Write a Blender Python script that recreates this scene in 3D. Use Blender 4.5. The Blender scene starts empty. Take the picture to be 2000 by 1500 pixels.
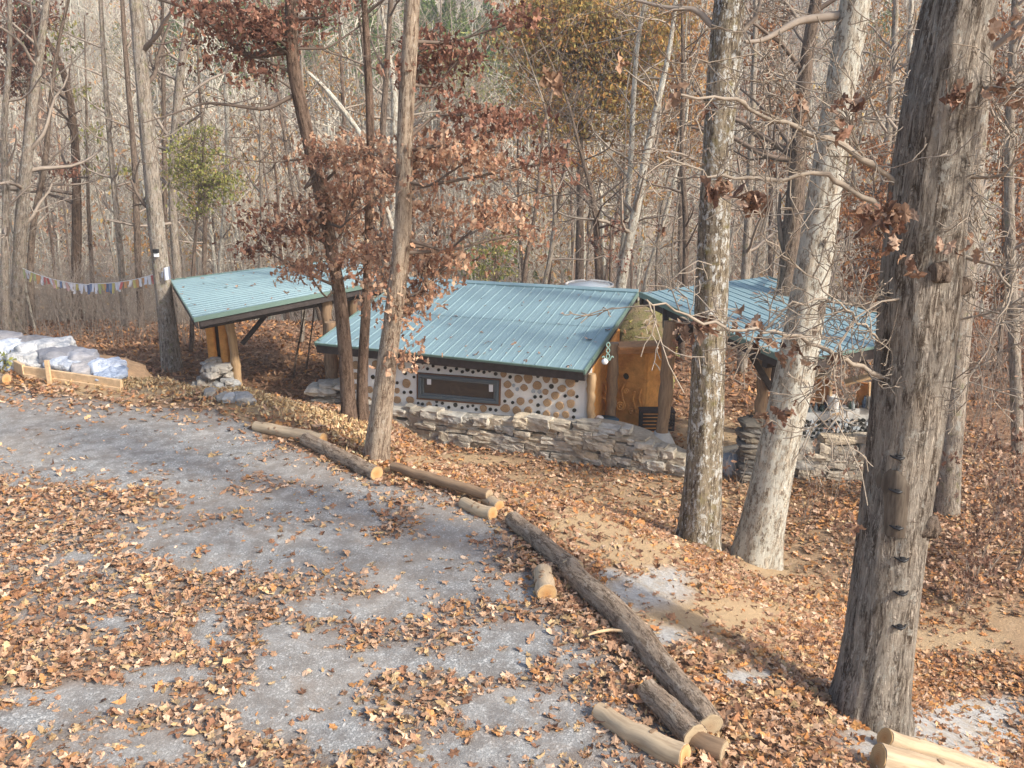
import bpy, math
import numpy as np
from mathutils import Vector

# ------------------------------------------------------------------ camera, world, sun
S = bpy.context.scene
COL = S.collection
F, PITCH, H = 1822.0, math.radians(16.48), 4.2
cd = bpy.data.cameras.new('camera'); cam = bpy.data.objects.new('camera', cd); COL.objects.link(cam)
cam.location = (0, 0, H); cam.rotation_euler = (math.pi/2-PITCH, 0, 0)
cd.sensor_width = 36; cd.lens = F/2000*36; cd.clip_start = .1; cd.clip_end = 2000
S.camera = cam
SUN_EL, SUN_AZ = math.radians(36), math.radians(122)
w = bpy.data.worlds.new('World'); S.world = w; w.use_nodes = True
nt = w.node_tree; bg = nt.nodes['Background']
sky = nt.nodes.new('ShaderNodeTexSky'); sky.sky_type = 'NISHITA'; sky.sun_disc = False
sky.sun_elevation = SUN_EL; sky.sun_rotation = SUN_AZ; sky.air_density = 1.0; sky.dust_density = 3.0
nt.links.new(sky.outputs[0], bg.inputs[0]); bg.inputs[1].default_value = .15
sd = bpy.data.lights.new('sun', 'SUN'); sd.energy = 2.7; sd.angle = math.radians(4); sd.color = (1, .945, .85)
so = bpy.data.objects.new('sun', sd); COL.objects.link(so)
sdir = Vector((math.sin(SUN_AZ)*math.cos(SUN_EL), math.cos(SUN_AZ)*math.cos(SUN_EL), math.sin(SUN_EL)))
so.rotation_euler = sdir.to_track_quat('Z', 'Y').to_euler()
S.view_settings.view_transform = 'Standard'; S.view_settings.look = 'None'
S.view_settings.exposure = 0.92; S.view_settings.gamma = 1

R = np.random.default_rng(7)
cp, sp_ = math.cos(PITCH), math.sin(PITCH)

# ------------------------------------------------------------------ helpers
def proj(x, y, z):
    z = z-H; dep = np.maximum(y*cp-z*sp_, .01); up = y*sp_+z*cp
    return 1000+F*x/dep, 750-F*up/dep
def ray(px, py):
    a, b = (px-1000)/F, (750-py)/F
    d = np.array([a, cp+b*sp_, -sp_+b*cp]); return d
CAM = np.array([0, 0, H])
def at(px, py, Y):                      # the point of a pixel's ray on the vertical plane y=Y
    d = ray(px, py); return CAM+d*(Y/d[1])
def on_plane(px, py, p0, n):
    d = ray(px, py); return CAM+d*(np.dot(np.array(p0)-CAM, n)/np.dot(d, n))
def vnoise(p, seed=0):
    p = np.asarray(p, float); i = np.floor(p).astype(np.int64); f = p-i; f = f*f*(3-2*f)
    def h(ix, iy, iz):
        n = (ix*374761393+iy*668265263+iz*2147483647+seed*974634777) & 0xffffffff
        n = ((n ^ (n >> 13))*1274126177) & 0xffffffff
        n = ((n ^ (n >> 16))*2246822519) & 0xffffffff
        return ((n ^ (n >> 15)) & 0xffff)/65535.
    x, y, z = i[..., 0], i[..., 1], i[..., 2]; r = 0
    for a in (0, 1):
        for b in (0, 1):
            for c in (0, 1):
                wgt = (f[..., 0] if a else 1-f[..., 0])*(f[..., 1] if b else 1-f[..., 1])*(f[..., 2] if c else 1-f[..., 2])
                r = r+wgt*h(x+a, y+b, z+c)
    return r*2-1
def n2(x, y, s=1., seed=0, oct=3):
    r = 0; a = 1; t = 0
    for o in range(oct):
        r = r+a*vnoise(np.stack([x*s, y*s, np.full_like(x, o*7.3)], -1), seed+o); t += a; a *= .5; s *= 2.1
    return r/t
def sstep(a, b, x):
    t = np.clip((x-a)/(b-a), 0, 1); return t*t*(3-2*t)

EDGE_PX = [(1480, 1500), (1330, 1380), (1180, 1220), (1085, 1110), (985, 1005), (880, 965), (745, 940), (640, 885), (520, 842), (400, 806), (200, 775), (0, 752)]
EDGE = [CAM+ray(*p)*(-H/ray(*p)[2]) for p in EDGE_PX]
EDGE = np.array([[EDGE[0][0]+1.6, EDGE[0][1]-3.6, 0], [EDGE[0][0]+.5, EDGE[0][1]-1, 0]]+[list(e) for e in EDGE]+[[-16, 16.0, 0], [-60, 20, 0]])[:, :2]
def road_s(x, y):                       # signed distance to the road edge, >0 off the road
    best = np.full(x.shape, 1e9); sg = np.ones(x.shape)
    for a, b in zip(EDGE[:-1], EDGE[1:]):
        ab = b-a; t = np.clip(((x-a[0])*ab[0]+(y-a[1])*ab[1])/(ab@ab), 0, 1)
        dx, dy = x-a[0]-t*ab[0], y-a[1]-t*ab[1]; d = np.hypot(dx, dy)
        cr = -(ab[0]*(y-a[1])-ab[1]*(x-a[0]))
        m = d < best-1e-9; best = np.where(m, d, best); sg = np.where(m, np.sign(cr), sg)
    return best*sg
def terrain(x, y):
    x = np.asarray(x, float); y = np.asarray(y, float)
    s = road_s(x, y)
    z = -2.0*sstep(-.02, 1, s/(5.2+1.9*sstep(-1.3, -2.7, x)*sstep(-6.5, -4.5, x)))
    # low dirt berm along the far bit of the edge
    z = z+.18*np.exp(-((s-.6)/.45)**2)*sstep(-1.5, -3, x)*(1+.6*n2(x, y, 1.3, 5))
    z = z+.05*n2(x, y, .55, 3)*sstep(-1, 2, s)+.018*n2(x, y, 3., 9)
    far = np.where(y > 26, -.27*(np.minimum(y, 60)-26), 0)*sstep(26, 32, y)
    hill = .5*np.maximum(y-60, 0)
    hill = np.minimum(hill, 37+.0006*x)
    z = z+far+hill+sstep(60, 90, y)*2.5*n2(x, y, .03, 21)+sstep(28, 50, y)*.8*n2(x, y, .12, 22)
    return z
def tz(x, y): return float(terrain(np.array([x]), np.array([y]))[0])
def hit(px, py, y0=3., y1=60):
    d = ray(px, py); ys = np.arange(y0, y1, .04); P = CAM+d*(ys/d[1])[:, None]
    b = np.where(P[:, 2] < terrain(P[:, 0], P[:, 1]))[0]
    return P[b[0]] if len(b) else P[-1]

def tag(o, label=None, cat=None, group=None, kind=None):
    if label: o['label'] = label
    if cat: o['category'] = cat
    if group: o['group'] = group
    if kind: o['kind'] = kind
    return o
def empty(name, loc, label, cat, group=None):
    o = bpy.data.objects.new(name, None); COL.objects.link(o); o.location = tuple(float(c) for c in loc)
    o.empty_display_size = .2
    return tag(o, label, cat, group)

ORG = {}
class MB:
    def __init__(s): s.v = []; s.a = []; s.c = []; s.q = []; s.t = []; s.qm = []; s.tm = []; s.n = 0; s.mi = 0
    def add(s, v, q=None, t=None, a=None, c=None):
        v = np.asarray(v, float).reshape(-1, 3); s.v.append(v)
        s.a.append(v if a is None else a)
        s.c.append(np.tile([1., 1, 1, 1], (len(v), 1)) if c is None else c)
        if q is not None and len(q): s.q.append(np.asarray(q)+s.n); s.qm.append(np.full(len(q), s.mi))
        if t is not None and len(t): s.t.append(np.asarray(t)+s.n); s.tm.append(np.full(len(t), s.mi))
        s.n += len(v)
    def build(s, name, mats, parent=None, smooth=True, loc=None):
        me = bpy.data.meshes.new(name)
        v = np.concatenate(s.v)
        org = np.array(loc if loc is not None else (tuple(parent.location) if parent and parent.type == 'EMPTY' else (ORG[parent.name] if parent else (0, 0, 0))), float)
        q = np.concatenate(s.q) if s.q else np.zeros((0, 4), int); t = np.concatenate(s.t) if s.t else np.zeros((0, 3), int)
        me.vertices.add(len(v)); me.vertices.foreach_set('co', (v-org).astype(np.float32).ravel())
        nl = q.size+t.size; me.loops.add(nl)
        me.loops.foreach_set('vertex_index', np.concatenate([q.ravel(), t.ravel()]).astype(np.int32))
        me.polygons.add(len(q)+len(t))
        ls = np.concatenate([np.arange(len(q))*4, q.size+np.arange(len(t))*3]).astype(np.int32)
        me.polygons.foreach_set('loop_start', ls)
        mi = np.concatenate((s.qm if s.q else [])+(s.tm if s.t else [])).astype(np.int32)
        me.polygons.foreach_set('material_index', mi)
        me.polygons.foreach_set('use_smooth', np.full(len(mi), smooth))
        at_ = me.attributes.new('bk', 'FLOAT_VECTOR', 'POINT'); at_.data.foreach_set('vector', np.concatenate(s.a).astype(np.float32).ravel())
        ac = me.attributes.new('col', 'FLOAT_COLOR', 'POINT'); ac.data.foreach_set('color', np.concatenate(s.c).astype(np.float32).ravel())
        me.update(calc_edges=True)
        for m in (mats if isinstance(mats, (list, tuple)) else [mats]): me.materials.append(m)
        o = bpy.data.objects.new(name, me); COL.objects.link(o)
        ORG[o.name] = org
        if parent: o.parent = parent
        elif loc is not None: o.location = tuple(float(c) for c in org)
        return o

def frames(P):
    T = np.gradient(P, axis=0); T /= np.linalg.norm(T, axis=1)[:, None]+1e-9
    m = np.abs(P[-1]-P[0]); ref = np.array([0, 1., 0]) if m[1] < max(m[0], m[2]) else np.array([1., 0, 0])
    U = np.cross(T, ref); U /= np.linalg.norm(U, axis=1)[:, None]+1e-9
    V = np.cross(T, U); return T, U, V
def tube(mb, P, r, k=6, cap=True, mod=None, off=0., c=None):
    P = np.asarray(P, float); n = len(P); r = np.broadcast_to(np.asarray(r, float), (n,))
    T, U, V = frames(P); th = np.arange(k)*2*np.pi/k
    L = np.concatenate([[0], np.cumsum(np.linalg.norm(np.diff(P, axis=0), axis=1))])+off
    rr = r[:, None]*np.ones(k)
    if mod is not None: rr = rr*mod(np.broadcast_to(th, (n, k)), np.broadcast_to(L[:, None], (n, k)), rr)
    ring = P[:, None]+rr[..., None]*(np.cos(th)[None, :, None]*U[:, None]+np.sin(th)[None, :, None]*V[:, None])
    a = np.stack([rr*np.cos(th), rr*np.sin(th), np.broadcast_to(L[:, None], (n, k))], -1)
    i = np.arange(n-1)[:, None]*k; j = np.arange(k)[None]; j2 = (j+1) % k
    q = np.stack([i+j, i+j2, i+k+j2, i+k+j], -1).reshape(-1, 4)[:, ::-1]
    v = ring.reshape(-1, 3); a = a.reshape(-1, 3); t = None
    if cap:
        nb = n*k
        v = np.concatenate([v, v[:k], v[nb-k:nb], P[:1], P[-1:]]); a = np.concatenate([a, a[:k], a[nb-k:nb], [[0, 0, L[0]]], [[0, 0, L[-1]]]])
        jj = np.arange(k); t = np.concatenate([np.stack([nb+jj, nb+(jj+1) % k, np.full(k, nb+2*k)], -1), np.stack([nb+k+(jj+1) % k, nb+k+jj, np.full(k, nb+2*k+1)], -1)])
    mb.add(v, q, t, a, None if c is None else np.tile(c, (len(v), 1)))
def resample(P, r, step):
    P = np.asarray(P, float); r = np.asarray(r, float)
    L = np.concatenate([[0], np.cumsum(np.linalg.norm(np.diff(P, axis=0), axis=1))]); n = max(3, int(L[-1]/step)+1)
    # smooth (Catmull-like) by interpolating then blurring
    s = np.linspace(0, L[-1], n*4); Q = np.stack([np.interp(s, L, P[:, i]) for i in range(3)], -1); rr = np.interp(s, L, r)
    kk = max(1, int(len(s)*.04)); ker = np.ones(2*kk+1)/(2*kk+1)
    for _ in range(2):
        Qp = np.concatenate([2*Q[0]-Q[1:kk+1][::-1], Q, 2*Q[-1]-Q[-kk-1:-1][::-1]]); Q = np.stack([np.convolve(Qp[:, i], ker, 'valid') for i in range(3)], -1)
        rp = np.pad(rr, kk, mode='edge'); rr = np.convolve(rp, ker, 'valid')
    idx = np.linspace(0, len(s)-1, n).astype(int); return Q[idx], rr[idx]

BOXF = np.array([[0, 3, 2, 1], [4, 5, 6, 7], [0, 1, 5, 4], [1, 2, 6, 5], [2, 3, 7, 6], [3, 0, 4, 7]])
def hexa(mb, c8, bev=0): mb.add(np.array(c8, float), BOXF)
def beam(mb, p, q, wd, ht, up=(0, 0, 1)):          # rectangular bar from p to q
    p = np.array(p, float); q = np.array(q, float); d = q-p; L = np.linalg.norm(d); d /= L
    s = np.cross(d, up); s /= np.linalg.norm(s); u = np.cross(s, d)
    c = .12*min(wd, ht)                              # chamfered section
    sec = [(-wd/2+c, -ht/2), (wd/2-c, -ht/2), (wd/2, -ht/2+c), (wd/2, ht/2-c), (wd/2-c, ht/2), (-wd/2+c, ht/2), (-wd/2, ht/2-c), (-wd/2, -ht/2+c)]
    v = [e+s*a+u*b for e in (p, q) for a, b in sec]; k = 8
    a3 = [(a, b, L*i) for i in (0, 1) for a, b in sec]
    qd = [[i, (i+1) % k, k+(i+1) % k, k+i][::-1] for i in range(k)]
    t = [[0, i+1, i] for i in range(1, k-1)]+[[k, k+i, k+i+1] for i in range(1, k-1)]
    t = [x[::-1] for x in t]
    mb.add(v, qd, t, np.array(a3, float))
def rock(mb, c, size, rng, rot=0., n=4, rough=.18, sq=.55):
    g = np.linspace(-1, 1, n+1); V = []; Q = []
    for ax in range(3):
        for sgn in (-1, 1):
            A, B = np.meshgrid(g, g, indexing='ij'); C = np.full_like(A, sgn)
            st = [None]*3; st[ax] = C; st[(ax+1) % 3] = A; st[(ax+2) % 3] = B
            base = len(V)*(n+1)**2; V.append(np.stack(st, -1).reshape(-1, 3))
            i, j = np.meshgrid(np.arange(n), np.arange(n), indexing='ij'); f = base+i*(n+1)+j
            qq = np.stack([f, f+n+1, f+n+2, f+1], -1).reshape(-1, 4); Q.append(qq if sgn > 0 else qq[:, ::-1])
    V = np.concatenate(V); Sp = V/np.linalg.norm(V, axis=1)[:, None]*1.25
    P = V*sq+Sp*(1-sq); o = rng.random(3)*90
    P = P*(1+rough*vnoise(P*1.1+o)[:, None]+.09*vnoise(P*2.6+o)[:, None])+.10*np.stack([vnoise(P*1.7+o+9), vnoise(P*1.7+o+19), vnoise(P*1.7+o+29)], -1)
    P = P*np.array(size)/2; cr, sr = math.cos(rot), math.sin(rot)
    P = np.stack([P[:, 0]*cr-P[:, 1]*sr, P[:, 0]*sr+P[:, 1]*cr, P[:, 2]], -1)+np.array(c)
    sh = .72+.45*rng.random(); wm = .035*rng.normal(); mb.add(P, np.concatenate(Q), c=np.tile([sh*(1+wm), sh, sh*(1-wm*1.5), 1], (len(P), 1)))

# ------------------------------------------------------------------ leaves
def star(k, lobes, depth, asp=1.):
    th = np.arange(k)*2*np.pi/k; r = 1-depth*(.5+.5*np.cos(th*lobes+np.pi)); return np.stack([np.cos(th)*r, np.sin(th)*r*asp], -1)
def leaf_shape(kind):
    if kind == 'oak':
        o = [(-1, 0), (-.66, .22), (-.42, .5), (-.2, .3), (.08, .6), (.26, .34), (.6, .44), (1, .03), (.62, -.36), (.3, -.3), (.02, -.62), (-.2, -.28), (-.55, -.46), (-.7, -.16)]
    elif kind == 'maple':
        o = [(-1, 0), (-.5, .34), (-.42, .68), (-.02, .5), (.3, .74), (.42, .36), (.95, .1), (.5, -.3), (.34, -.7), (-.05, -.5), (-.5, -.6), (-.5, -.24)]
    elif kind == 'mid': o = [(-1, 0), (-.4, .5), (-.1, .2), (.3, .6), (1, 0), (.3, -.5), (0, -.2), (-.45, -.55)]
    else: o = [(-1, 0), (-.1, .5), (1, 0), (.1, -.5)]
    return np.array(o, float)
def leaves(mb, C, size, col, kind='oak', tilt=.35, rng=R, lift=0.):
    N = len(C)
    if not N: return
    o = leaf_shape(kind); k = len(o)
    fan = kind != 'simple'
    pts = np.concatenate([o, [[0, 0]]]) if fan else o; kk = len(pts)
    u = pts[None, :, 0]*np.ones((N, 1)); v = pts[None, :, 1]*(.75+.35*rng.random((N, 1)))
    # curl: bend along and across
    zc = (rng.normal(.08, .26, (N, 1)))*u*u+(rng.normal(.2, .42, (N, 1)))*v*v+rng.normal(0, .09, (N, kk))
    s = (np.asarray(size)*np.ones(N))[:, None]/2
    L = np.stack([u*s, v*s, zc*s], -1)
    yaw = rng.random(N)*2*np.pi; rx = rng.normal(0, 1, N)*tilt; ry = rng.normal(0, 1, N)*tilt
    def rot(P, i, j, an):
        c, s_ = np.cos(an)[:, None], np.sin(an)[:, None]; a, b = P[..., i].copy(), P[..., j].copy(); P[..., i] = a*c-b*s_; P[..., j] = a*s_+b*c
    rot(L, 1, 2, rx); rot(L, 0, 2, ry); rot(L, 0, 1, yaw)
    P = L+np.asarray(C)[:, None]
    if lift: P[..., 2] += lift-np.minimum(0, L[..., 2].min(1))[:, None]*.7
    base = (np.arange(N)*kk)[:, None, None]
    cc = np.repeat(np.asarray(col)[:, None], kk, 1).reshape(-1, 3); cc = np.concatenate([cc, np.ones((len(cc), 1))], 1)
    if fan:
        i = np.arange(k); t = np.stack([i, (i+1) % k, np.full(k, k)], -1)[None]+base; mb.add(P.reshape(-1, 3), None, t.reshape(-1, 3), None, cc)
    else:
        t = np.array([[0, 3, 2, 1]])[None]+base; mb.add(P.reshape(-1, 3), t.reshape(-1, 4), None, None, cc)
PAL = dict(
    litter=[(.50, .37, .23), (.42, .30, .17), (.38, .225, .145), (.45, .29, .20), (.54, .38, .285), (.28, .15, .095), (.44, .23, .10), (.36, .22, .15), (.33, .19, .125), (.62, .46, .36), (.20, .105, .068), (.42, .27, .185), (.50, .34, .25)],
    bright=[(.50, .24, .09), (.54, .29, .12), (.44, .21, .09), (.40, .22, .13), (.5, .33, .21), (.30, .15, .08)],
    floor=[(.30, .18, .12), (.36, .23, .16), (.24, .135, .09), (.40, .25, .16), (.28, .16, .11)],
    rust=[(.44, .26, .18), (.52, .33, .225), (.32, .17, .115), (.60, .41, .29), (.46, .27, .18), (.66, .48, .35)],
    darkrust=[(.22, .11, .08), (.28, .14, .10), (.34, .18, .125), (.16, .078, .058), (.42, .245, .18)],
    olive=[(.44, .28, .08), (.50, .27, .09), (.34, .27, .09), (.54, .28, .10), (.28, .24, .08), (.54, .38, .12)],
    orange=[(.50, .25, .10), (.56, .30, .12), (.42, .21, .09), (.54, .36, .13), (.40, .25, .11)],
    copper=[(.35, .16, .07), (.28, .13, .065), (.42, .21, .09), (.24, .11, .06)],
    tuft=[(.58, .42, .22), (.50, .34, .17), (.42, .26, .14), (.64, .48, .28)],
    dry=[(.36, .22, .14), (.28, .16, .10), (.22, .12, .08), (.45, .31, .22), (.17, .09, .06)],
    pine=[(.10, .15, .04), (.13, .19, .045), (.08, .12, .035), (.16, .21, .05)],
    yellowpine=[(.24, .25, .07), (.32, .31, .09), (.19, .21, .07), (.38, .32, .12)])
def pick(name, n, rng=R, var=.18):
    p = np.array(PAL[name])*((.96, .90, .78) if name in ('litter', 'bright', 'floor') else (.93, .87, .80) if 'rust' in name else (1, 1, 1)); c = p[rng.integers(0, len(p), n)]; return np.clip(c*(1+var*rng.normal(size=(n, 1))), .02, .75)

# ------------------------------------------------------------------ materials
def mat(name, col=(.5, .5, .5), rough=.8, metal=0., spec=.3):
    m = bpy.data.materials.new(name); m.use_nodes = True; b = m.node_tree.nodes['Principled BSDF']
    b.inputs['Base Color'].default_value = (*col, 1); b.inputs['Roughness'].default_value = rough
    b.inputs['Metallic'].default_value = metal; b.inputs['Specular IOR Level'].default_value = spec
    return m
class NT:
    def __init__(s, m): s.m = m; s.t = m.node_tree; s.b = s.t.nodes['Principled BSDF']
    def n(s, ty, **kw):
        x = s.t.nodes.new('ShaderNode'+ty)
        for k, v in kw.items():
            if k in x.inputs: x.inputs[k].default_value = v
            else: setattr(x, k, v)
        return x
    def l(s, a, b): s.t.links.new(a, b)
    def attr(s, name): x = s.n('Attribute'); x.attribute_name = name; return x
    def coords(s, src='bk', scale=(1, 1, 1)):
        mp = s.n('Mapping'); mp.inputs['Scale'].default_value = scale
        if src == 'bk': s.l(s.attr('bk').outputs['Vector'], mp.inputs[0])
        else: s.l(s.n('TexCoord').outputs['Object'], mp.inputs[0])
        return mp.outputs[0]
    def noise(s, vec, scale=5., detail=4., rough=.6, dist=0.):
        x = s.n('TexNoise'); x.inputs['Scale'].default_value = scale; x.inputs['Detail'].default_value = detail; x.inputs['Roughness'].default_value = rough
        x.inputs['Distortion'].default_value = dist; s.l(vec, x.inputs['Vector']); return x.outputs[0]
    def ramp(s, fac, stops):
        x = s.n('ValToRGB'); e = x.color_ramp.elements
        while len(e) < len(stops): e.new(.5)
        for el, (p, c) in zip(e, stops): el.position = p; el.color = (*c, 1) if len(c) == 3 else c
        s.l(fac, x.inputs[0]); return x.outputs[0]
    def mix(s, f, a, b, mode='MIX'):
        x = s.n('Mix'); x.data_type = 'RGBA'; x.blend_type = mode
        for sock, v in ((x.inputs[0], f), (x.inputs[6], a), (x.inputs[7], b)):
            if hasattr(v, 'is_output') or hasattr(v, 'links'): s.l(v, sock)
            else: sock.default_value = v if not isinstance(v, tuple) else (*v, 1)
        return x.outputs[2]
    def math(s, op, a, b=0.):
        x = s.n('Math'); x.operation = op
        for sock, v in ((x.inputs[0], a), (x.inputs[1], b)):
            if hasattr(v, 'links'): s.l(v, sock)
            else: sock.default_value = v
        return x.outputs[0]
    def bump(s, h, strength=.5, dist=.02):
        x = s.n('Bump'); x.inputs['Strength'].default_value = strength; x.inputs['Distance'].default_value = dist; s.l(h, x.inputs['Height']); s.l(x.outputs[0], s.b.inputs['Normal'])
    def color(s, c): s.l(c, s.b.inputs['Base Color'])
G0, G1 = (0, 0, 0), (1, 1, 1)
def bark(name, dark, light, lich=None, la=.5, sc=1., bump=.03, moss=None, an=1., ls=13):
    m = mat(name, light, .95, spec=.1); t = NT(m)
    v = t.coords('bk', (sc, sc, sc*.17*an)); a = t.noise(v, 16, 7, .65, .8)
    wv = t.noise(t.coords('bk', (sc, sc, sc*.12*an)), 26, 5, .75, 1.6); pl = t.math('ABSOLUTE', t.math('SUBTRACT', wv, .5)); pl = t.ramp(pl, [(.0, G0), (.10, G1)])
    hb = t.noise(t.coords('bk', (sc*.7, sc*.7, sc*1.3)), 24, 4, .7, .5); pl = t.math('MULTIPLY', pl, t.ramp(hb, [(.36, (.35,)*3), (.46, G1)]))
    fine = t.noise(t.coords('bk', (sc, sc, sc*.5)), 60, 5, .7)
    hgt = t.math('ADD', t.math('MULTIPLY', t.ramp(a, [(.38, G0), (.6, G1)]), .6), t.math('MULTIPLY', pl, .58))
    hgt = t.math('ADD', hgt, t.math('MULTIPLY', fine, .35))
    md = tuple(.5*(p+q) for p, q in zip(dark, light))
    c = t.ramp(t.math('MULTIPLY', hgt, .80), [(.3, dark), (.52, md), (.78, light)])
    c = t.mix(t.ramp(t.noise(t.coords('bk'), 3.2, 4), [(.35, G0), (.65, G1)]), c, (1.15, 1.1, 1.05), 'MULTIPLY')
    if lich:
        f = t.ramp(t.noise(t.coords('bk', (1, 1, .55)), ls, 6, .75), [(1-la-.03, G0), (1-la+.03, G1)]); f = t.math('MULTIPLY', f, .85)
        c = t.mix(f, c, lich)
    if moss:
        f2 = t.ramp(t.noise(t.coords('bk'), 5, 5, .7), [(.55, G0), (.68, G1)]); c = t.mix(t.math('MULTIPLY', f2, .6), c, moss)
    t.color(c); t.bump(hgt, .9, bump); return m
M = {}
M['bark_big'] = bark('bark_big', (.10, .076, .058), (.47, .415, .35), (.52, .49, .43), .40, 1., .035)
M['bark_pale'] = bark('bark_pale', (.14, .108, .078), (.60, .54, .44), (.72, .70, .61), .50, 1.1, .02)
M['bark_lichen'] = bark('bark_lichen', (.07, .05, .034), (.40, .34, .25), (.80, .80, .76), .445, 1.1, .022, (.27, .23, .07), 1., 17)
M['bark_tan'] = bark('bark_tan', (.15, .10, .07), (.50, .405, .31), (.6, .52, .42), .4, 1.6, .014)
M['bark_dark'] = bark('bark_dark', (.06, .042, .032), (.27, .21, .165), (.36, .33, .28), .34, 1.6, .018)
M['bark_grey'] = bark('bark_grey', (.10, .08, .065), (.40, .345, .285), (.46, .44, .39), .42, 1.6, .012, (.22, .22, .1))
M['bark_brown'] = bark('bark_brown', (.075, .048, .034), (.26, .185, .14), (.38, .33, .27), .3, 1.6, .015)
M['bark_umber'] = bark('bark_umber', (.04, .028, .02), (.165, .115, .085), (.22, .18, .14), .3, 1.6, .015)
M['log_bark'] = bark('log_bark', (.13, .092, .065), (.43, .335, .25), (.50, .41, .32), .42, 1.3, .012, None, 1.5)
def twigmat(name, c1, c2):
    m = mat(name, c1, .9, spec=.1); t = NT(m); t.color(t.mix(t.noise(t.coords('bk'), 6, 3), c1, c2)); return m
M['twig'] = twigmat('twig', (.22, .17, .13), (.40, .345, .29))
M['twig_pale'] = twigmat('twig_pale', (.24, .19, .145), (.42, .36, .29))
M['twig_dark'] = twigmat('twig_dark', (.10, .07, .055), (.24, .19, .15))
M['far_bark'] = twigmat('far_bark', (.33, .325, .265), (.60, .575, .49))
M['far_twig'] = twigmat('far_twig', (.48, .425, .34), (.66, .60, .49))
def leafmat(name, tr=.25, rough=.7):
    m = mat(name, rough=rough, spec=.25); t = NT(m); c = t.attr('col').outputs['Color']
    f = t.noise(t.coords('obj'), 45, 3); c = t.mix(t.ramp(f, [(.3, (.78, .78, .78)), (.7, (1.12, 1.12, 1.12))]), (1, 1, 1), c, 'MULTIPLY')
    # multiply variation
    x = t.n('Mix'); x.data_type = 'RGBA'; x.blend_type = 'MULTIPLY'; x.inputs[0].default_value = 1
    t.l(t.attr('col').outputs['Color'], x.inputs[6]); t.l(t.ramp(f, [(.3, (.8, .8, .8)), (.7, (1.1, 1.1, 1.1))]), x.inputs[7])
    t.color(x.outputs[2])
    if tr:
        tl = t.n('BsdfTranslucent'); t.l(x.outputs[2], tl.inputs[0]); ms = t.n('MixShader'); ms.inputs[0].default_value = tr
        out = t.t.nodes['Material Output']; t.l(t.b.outputs[0], ms.inputs[1]); t.l(tl.outputs[0], ms.inputs[2]); t.l(ms.outputs[0], out.inputs[0])
    return m
M['leaf'] = leafmat('dry_leaf', .2); M['foliage'] = leafmat('foliage', .3); M['litter'] = leafmat('litter_leaf', 0)
def colmat(name, rough=.9, base=(1, 1, 1), nscale=14, amt=.35, bump=.02, metal=0., src='obj', extra=None):
    m = mat(name, base, rough, metal, .2); t = NT(m)
    f = t.noise(t.coords(src), nscale, 7, .65); lo, hi = 1-amt, 1+amt
    c = t.mix(1., base, t.ramp(f, [(.3, (lo,)*3), (.7, (hi,)*3)]), 'MULTIPLY')
    c = t.mix(1., c, t.attr('col').outputs['Color'], 'MULTIPLY')
    if extra: c = t.mix(t.ramp(t.noise(t.coords(src), extra[1], 5, .7), [(extra[2], G0), (extra[2]+.1, G1)]), c, extra[0])
    t.color(c)
    if bump: t.bump(t.math('ADD', f, t.math('MULTIPLY', t.noise(t.coords(src), nscale*5, 4), .4)), .9, bump)
    return m
M['stone'] = colmat('fieldstone', .9, (.43, .385, .315), 7, .36, .03, extra=((.30, .24, .17), 3, .56))
M['stone_grey'] = colmat('grey_stone', .9, (.38, .36, .33), 8, .3, .03)
M['mortar'] = colmat('mortar', .95, (.36, .32, .26), 20, .25, .015)
M['plaster'] = colmat('lime_plaster', .85, (.80, .78, .73), 5, .07, .012, extra=((.72, .66, .55), 4, .66))
M['concrete'] = colmat('concrete', .9, (.42, .41, .39), 10, .15, .01)
M['cob'] = colmat('cob', .9, (.66, .31, .09), 8, .2, .015, extra=((.52, .22, .065), 3, .55))
M['black_wood'] = colmat('black_stained_wood', .7, (.055, .045, .042), 10, .3, .006, extra=((.14, .09, .06), 5, .66))
M['cedar'] = colmat('cedar_board', .7, (.46, .22, .09), 9, .25, .005)
M['tan_wood'] = colmat('tan_wood', .8, (.62, .43, .25), 9, .22, .006)
M['grey_metal'] = mat('grey_metal', (.16, .18, .19), .45, .3)
M['frame_grey'] = mat('window_frame_grey', (.10, .125, .14), .5, .1, .4)
M['frame_brown'] = mat('window_trim_brown', (.18, .09, .05), .8)
M['black'] = mat('black_plastic', (.02, .02, .022), .4)
M['white'] = mat('white_plastic', (.78, .78, .78), .5)
M['dark_glass'] = mat('bottle_glass', (.02, .022, .02), .12, 0, .6)
M['clear_glass'] = mat('pale_bottle_glass', (.38, .42, .45), .15, 0, .6)
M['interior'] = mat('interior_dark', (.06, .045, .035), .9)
m = mat('window_glass', (.10, .08, .065), .03, 0, .7); m.node_tree.nodes['Principled BSDF'].inputs['Transmission Weight'].default_value = .35; M['pane'] = m
def roofmat(name, base):
    m = mat(name, base, .45, .1, .45); t = NT(m)
    f = t.noise(t.coords('obj'), 1.6, 6, .7); g = t.noise(t.coords('obj'), 25, 5, .7)
    c = t.mix(t.ramp(f, [(.35, G0), (.7, G1)]), base, tuple(x*1.16 for x in base)); c = t.mix(t.math('MULTIPLY', t.ramp(g, [(.5, G0), (.75, G1)]), .35), c, tuple(x*.72 for x in base))
    t.color(c); t.l(t.ramp(g, [(.3, (.42,)*3), (.7, (.65,)*3)]), t.b.inputs['Roughness']); return m
M['roof'] = roofmat('green_roof_metal', (.205, .30, .32)); M['roof_trim'] = roofmat('green_trim_metal', (.13, .20, .17))
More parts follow.
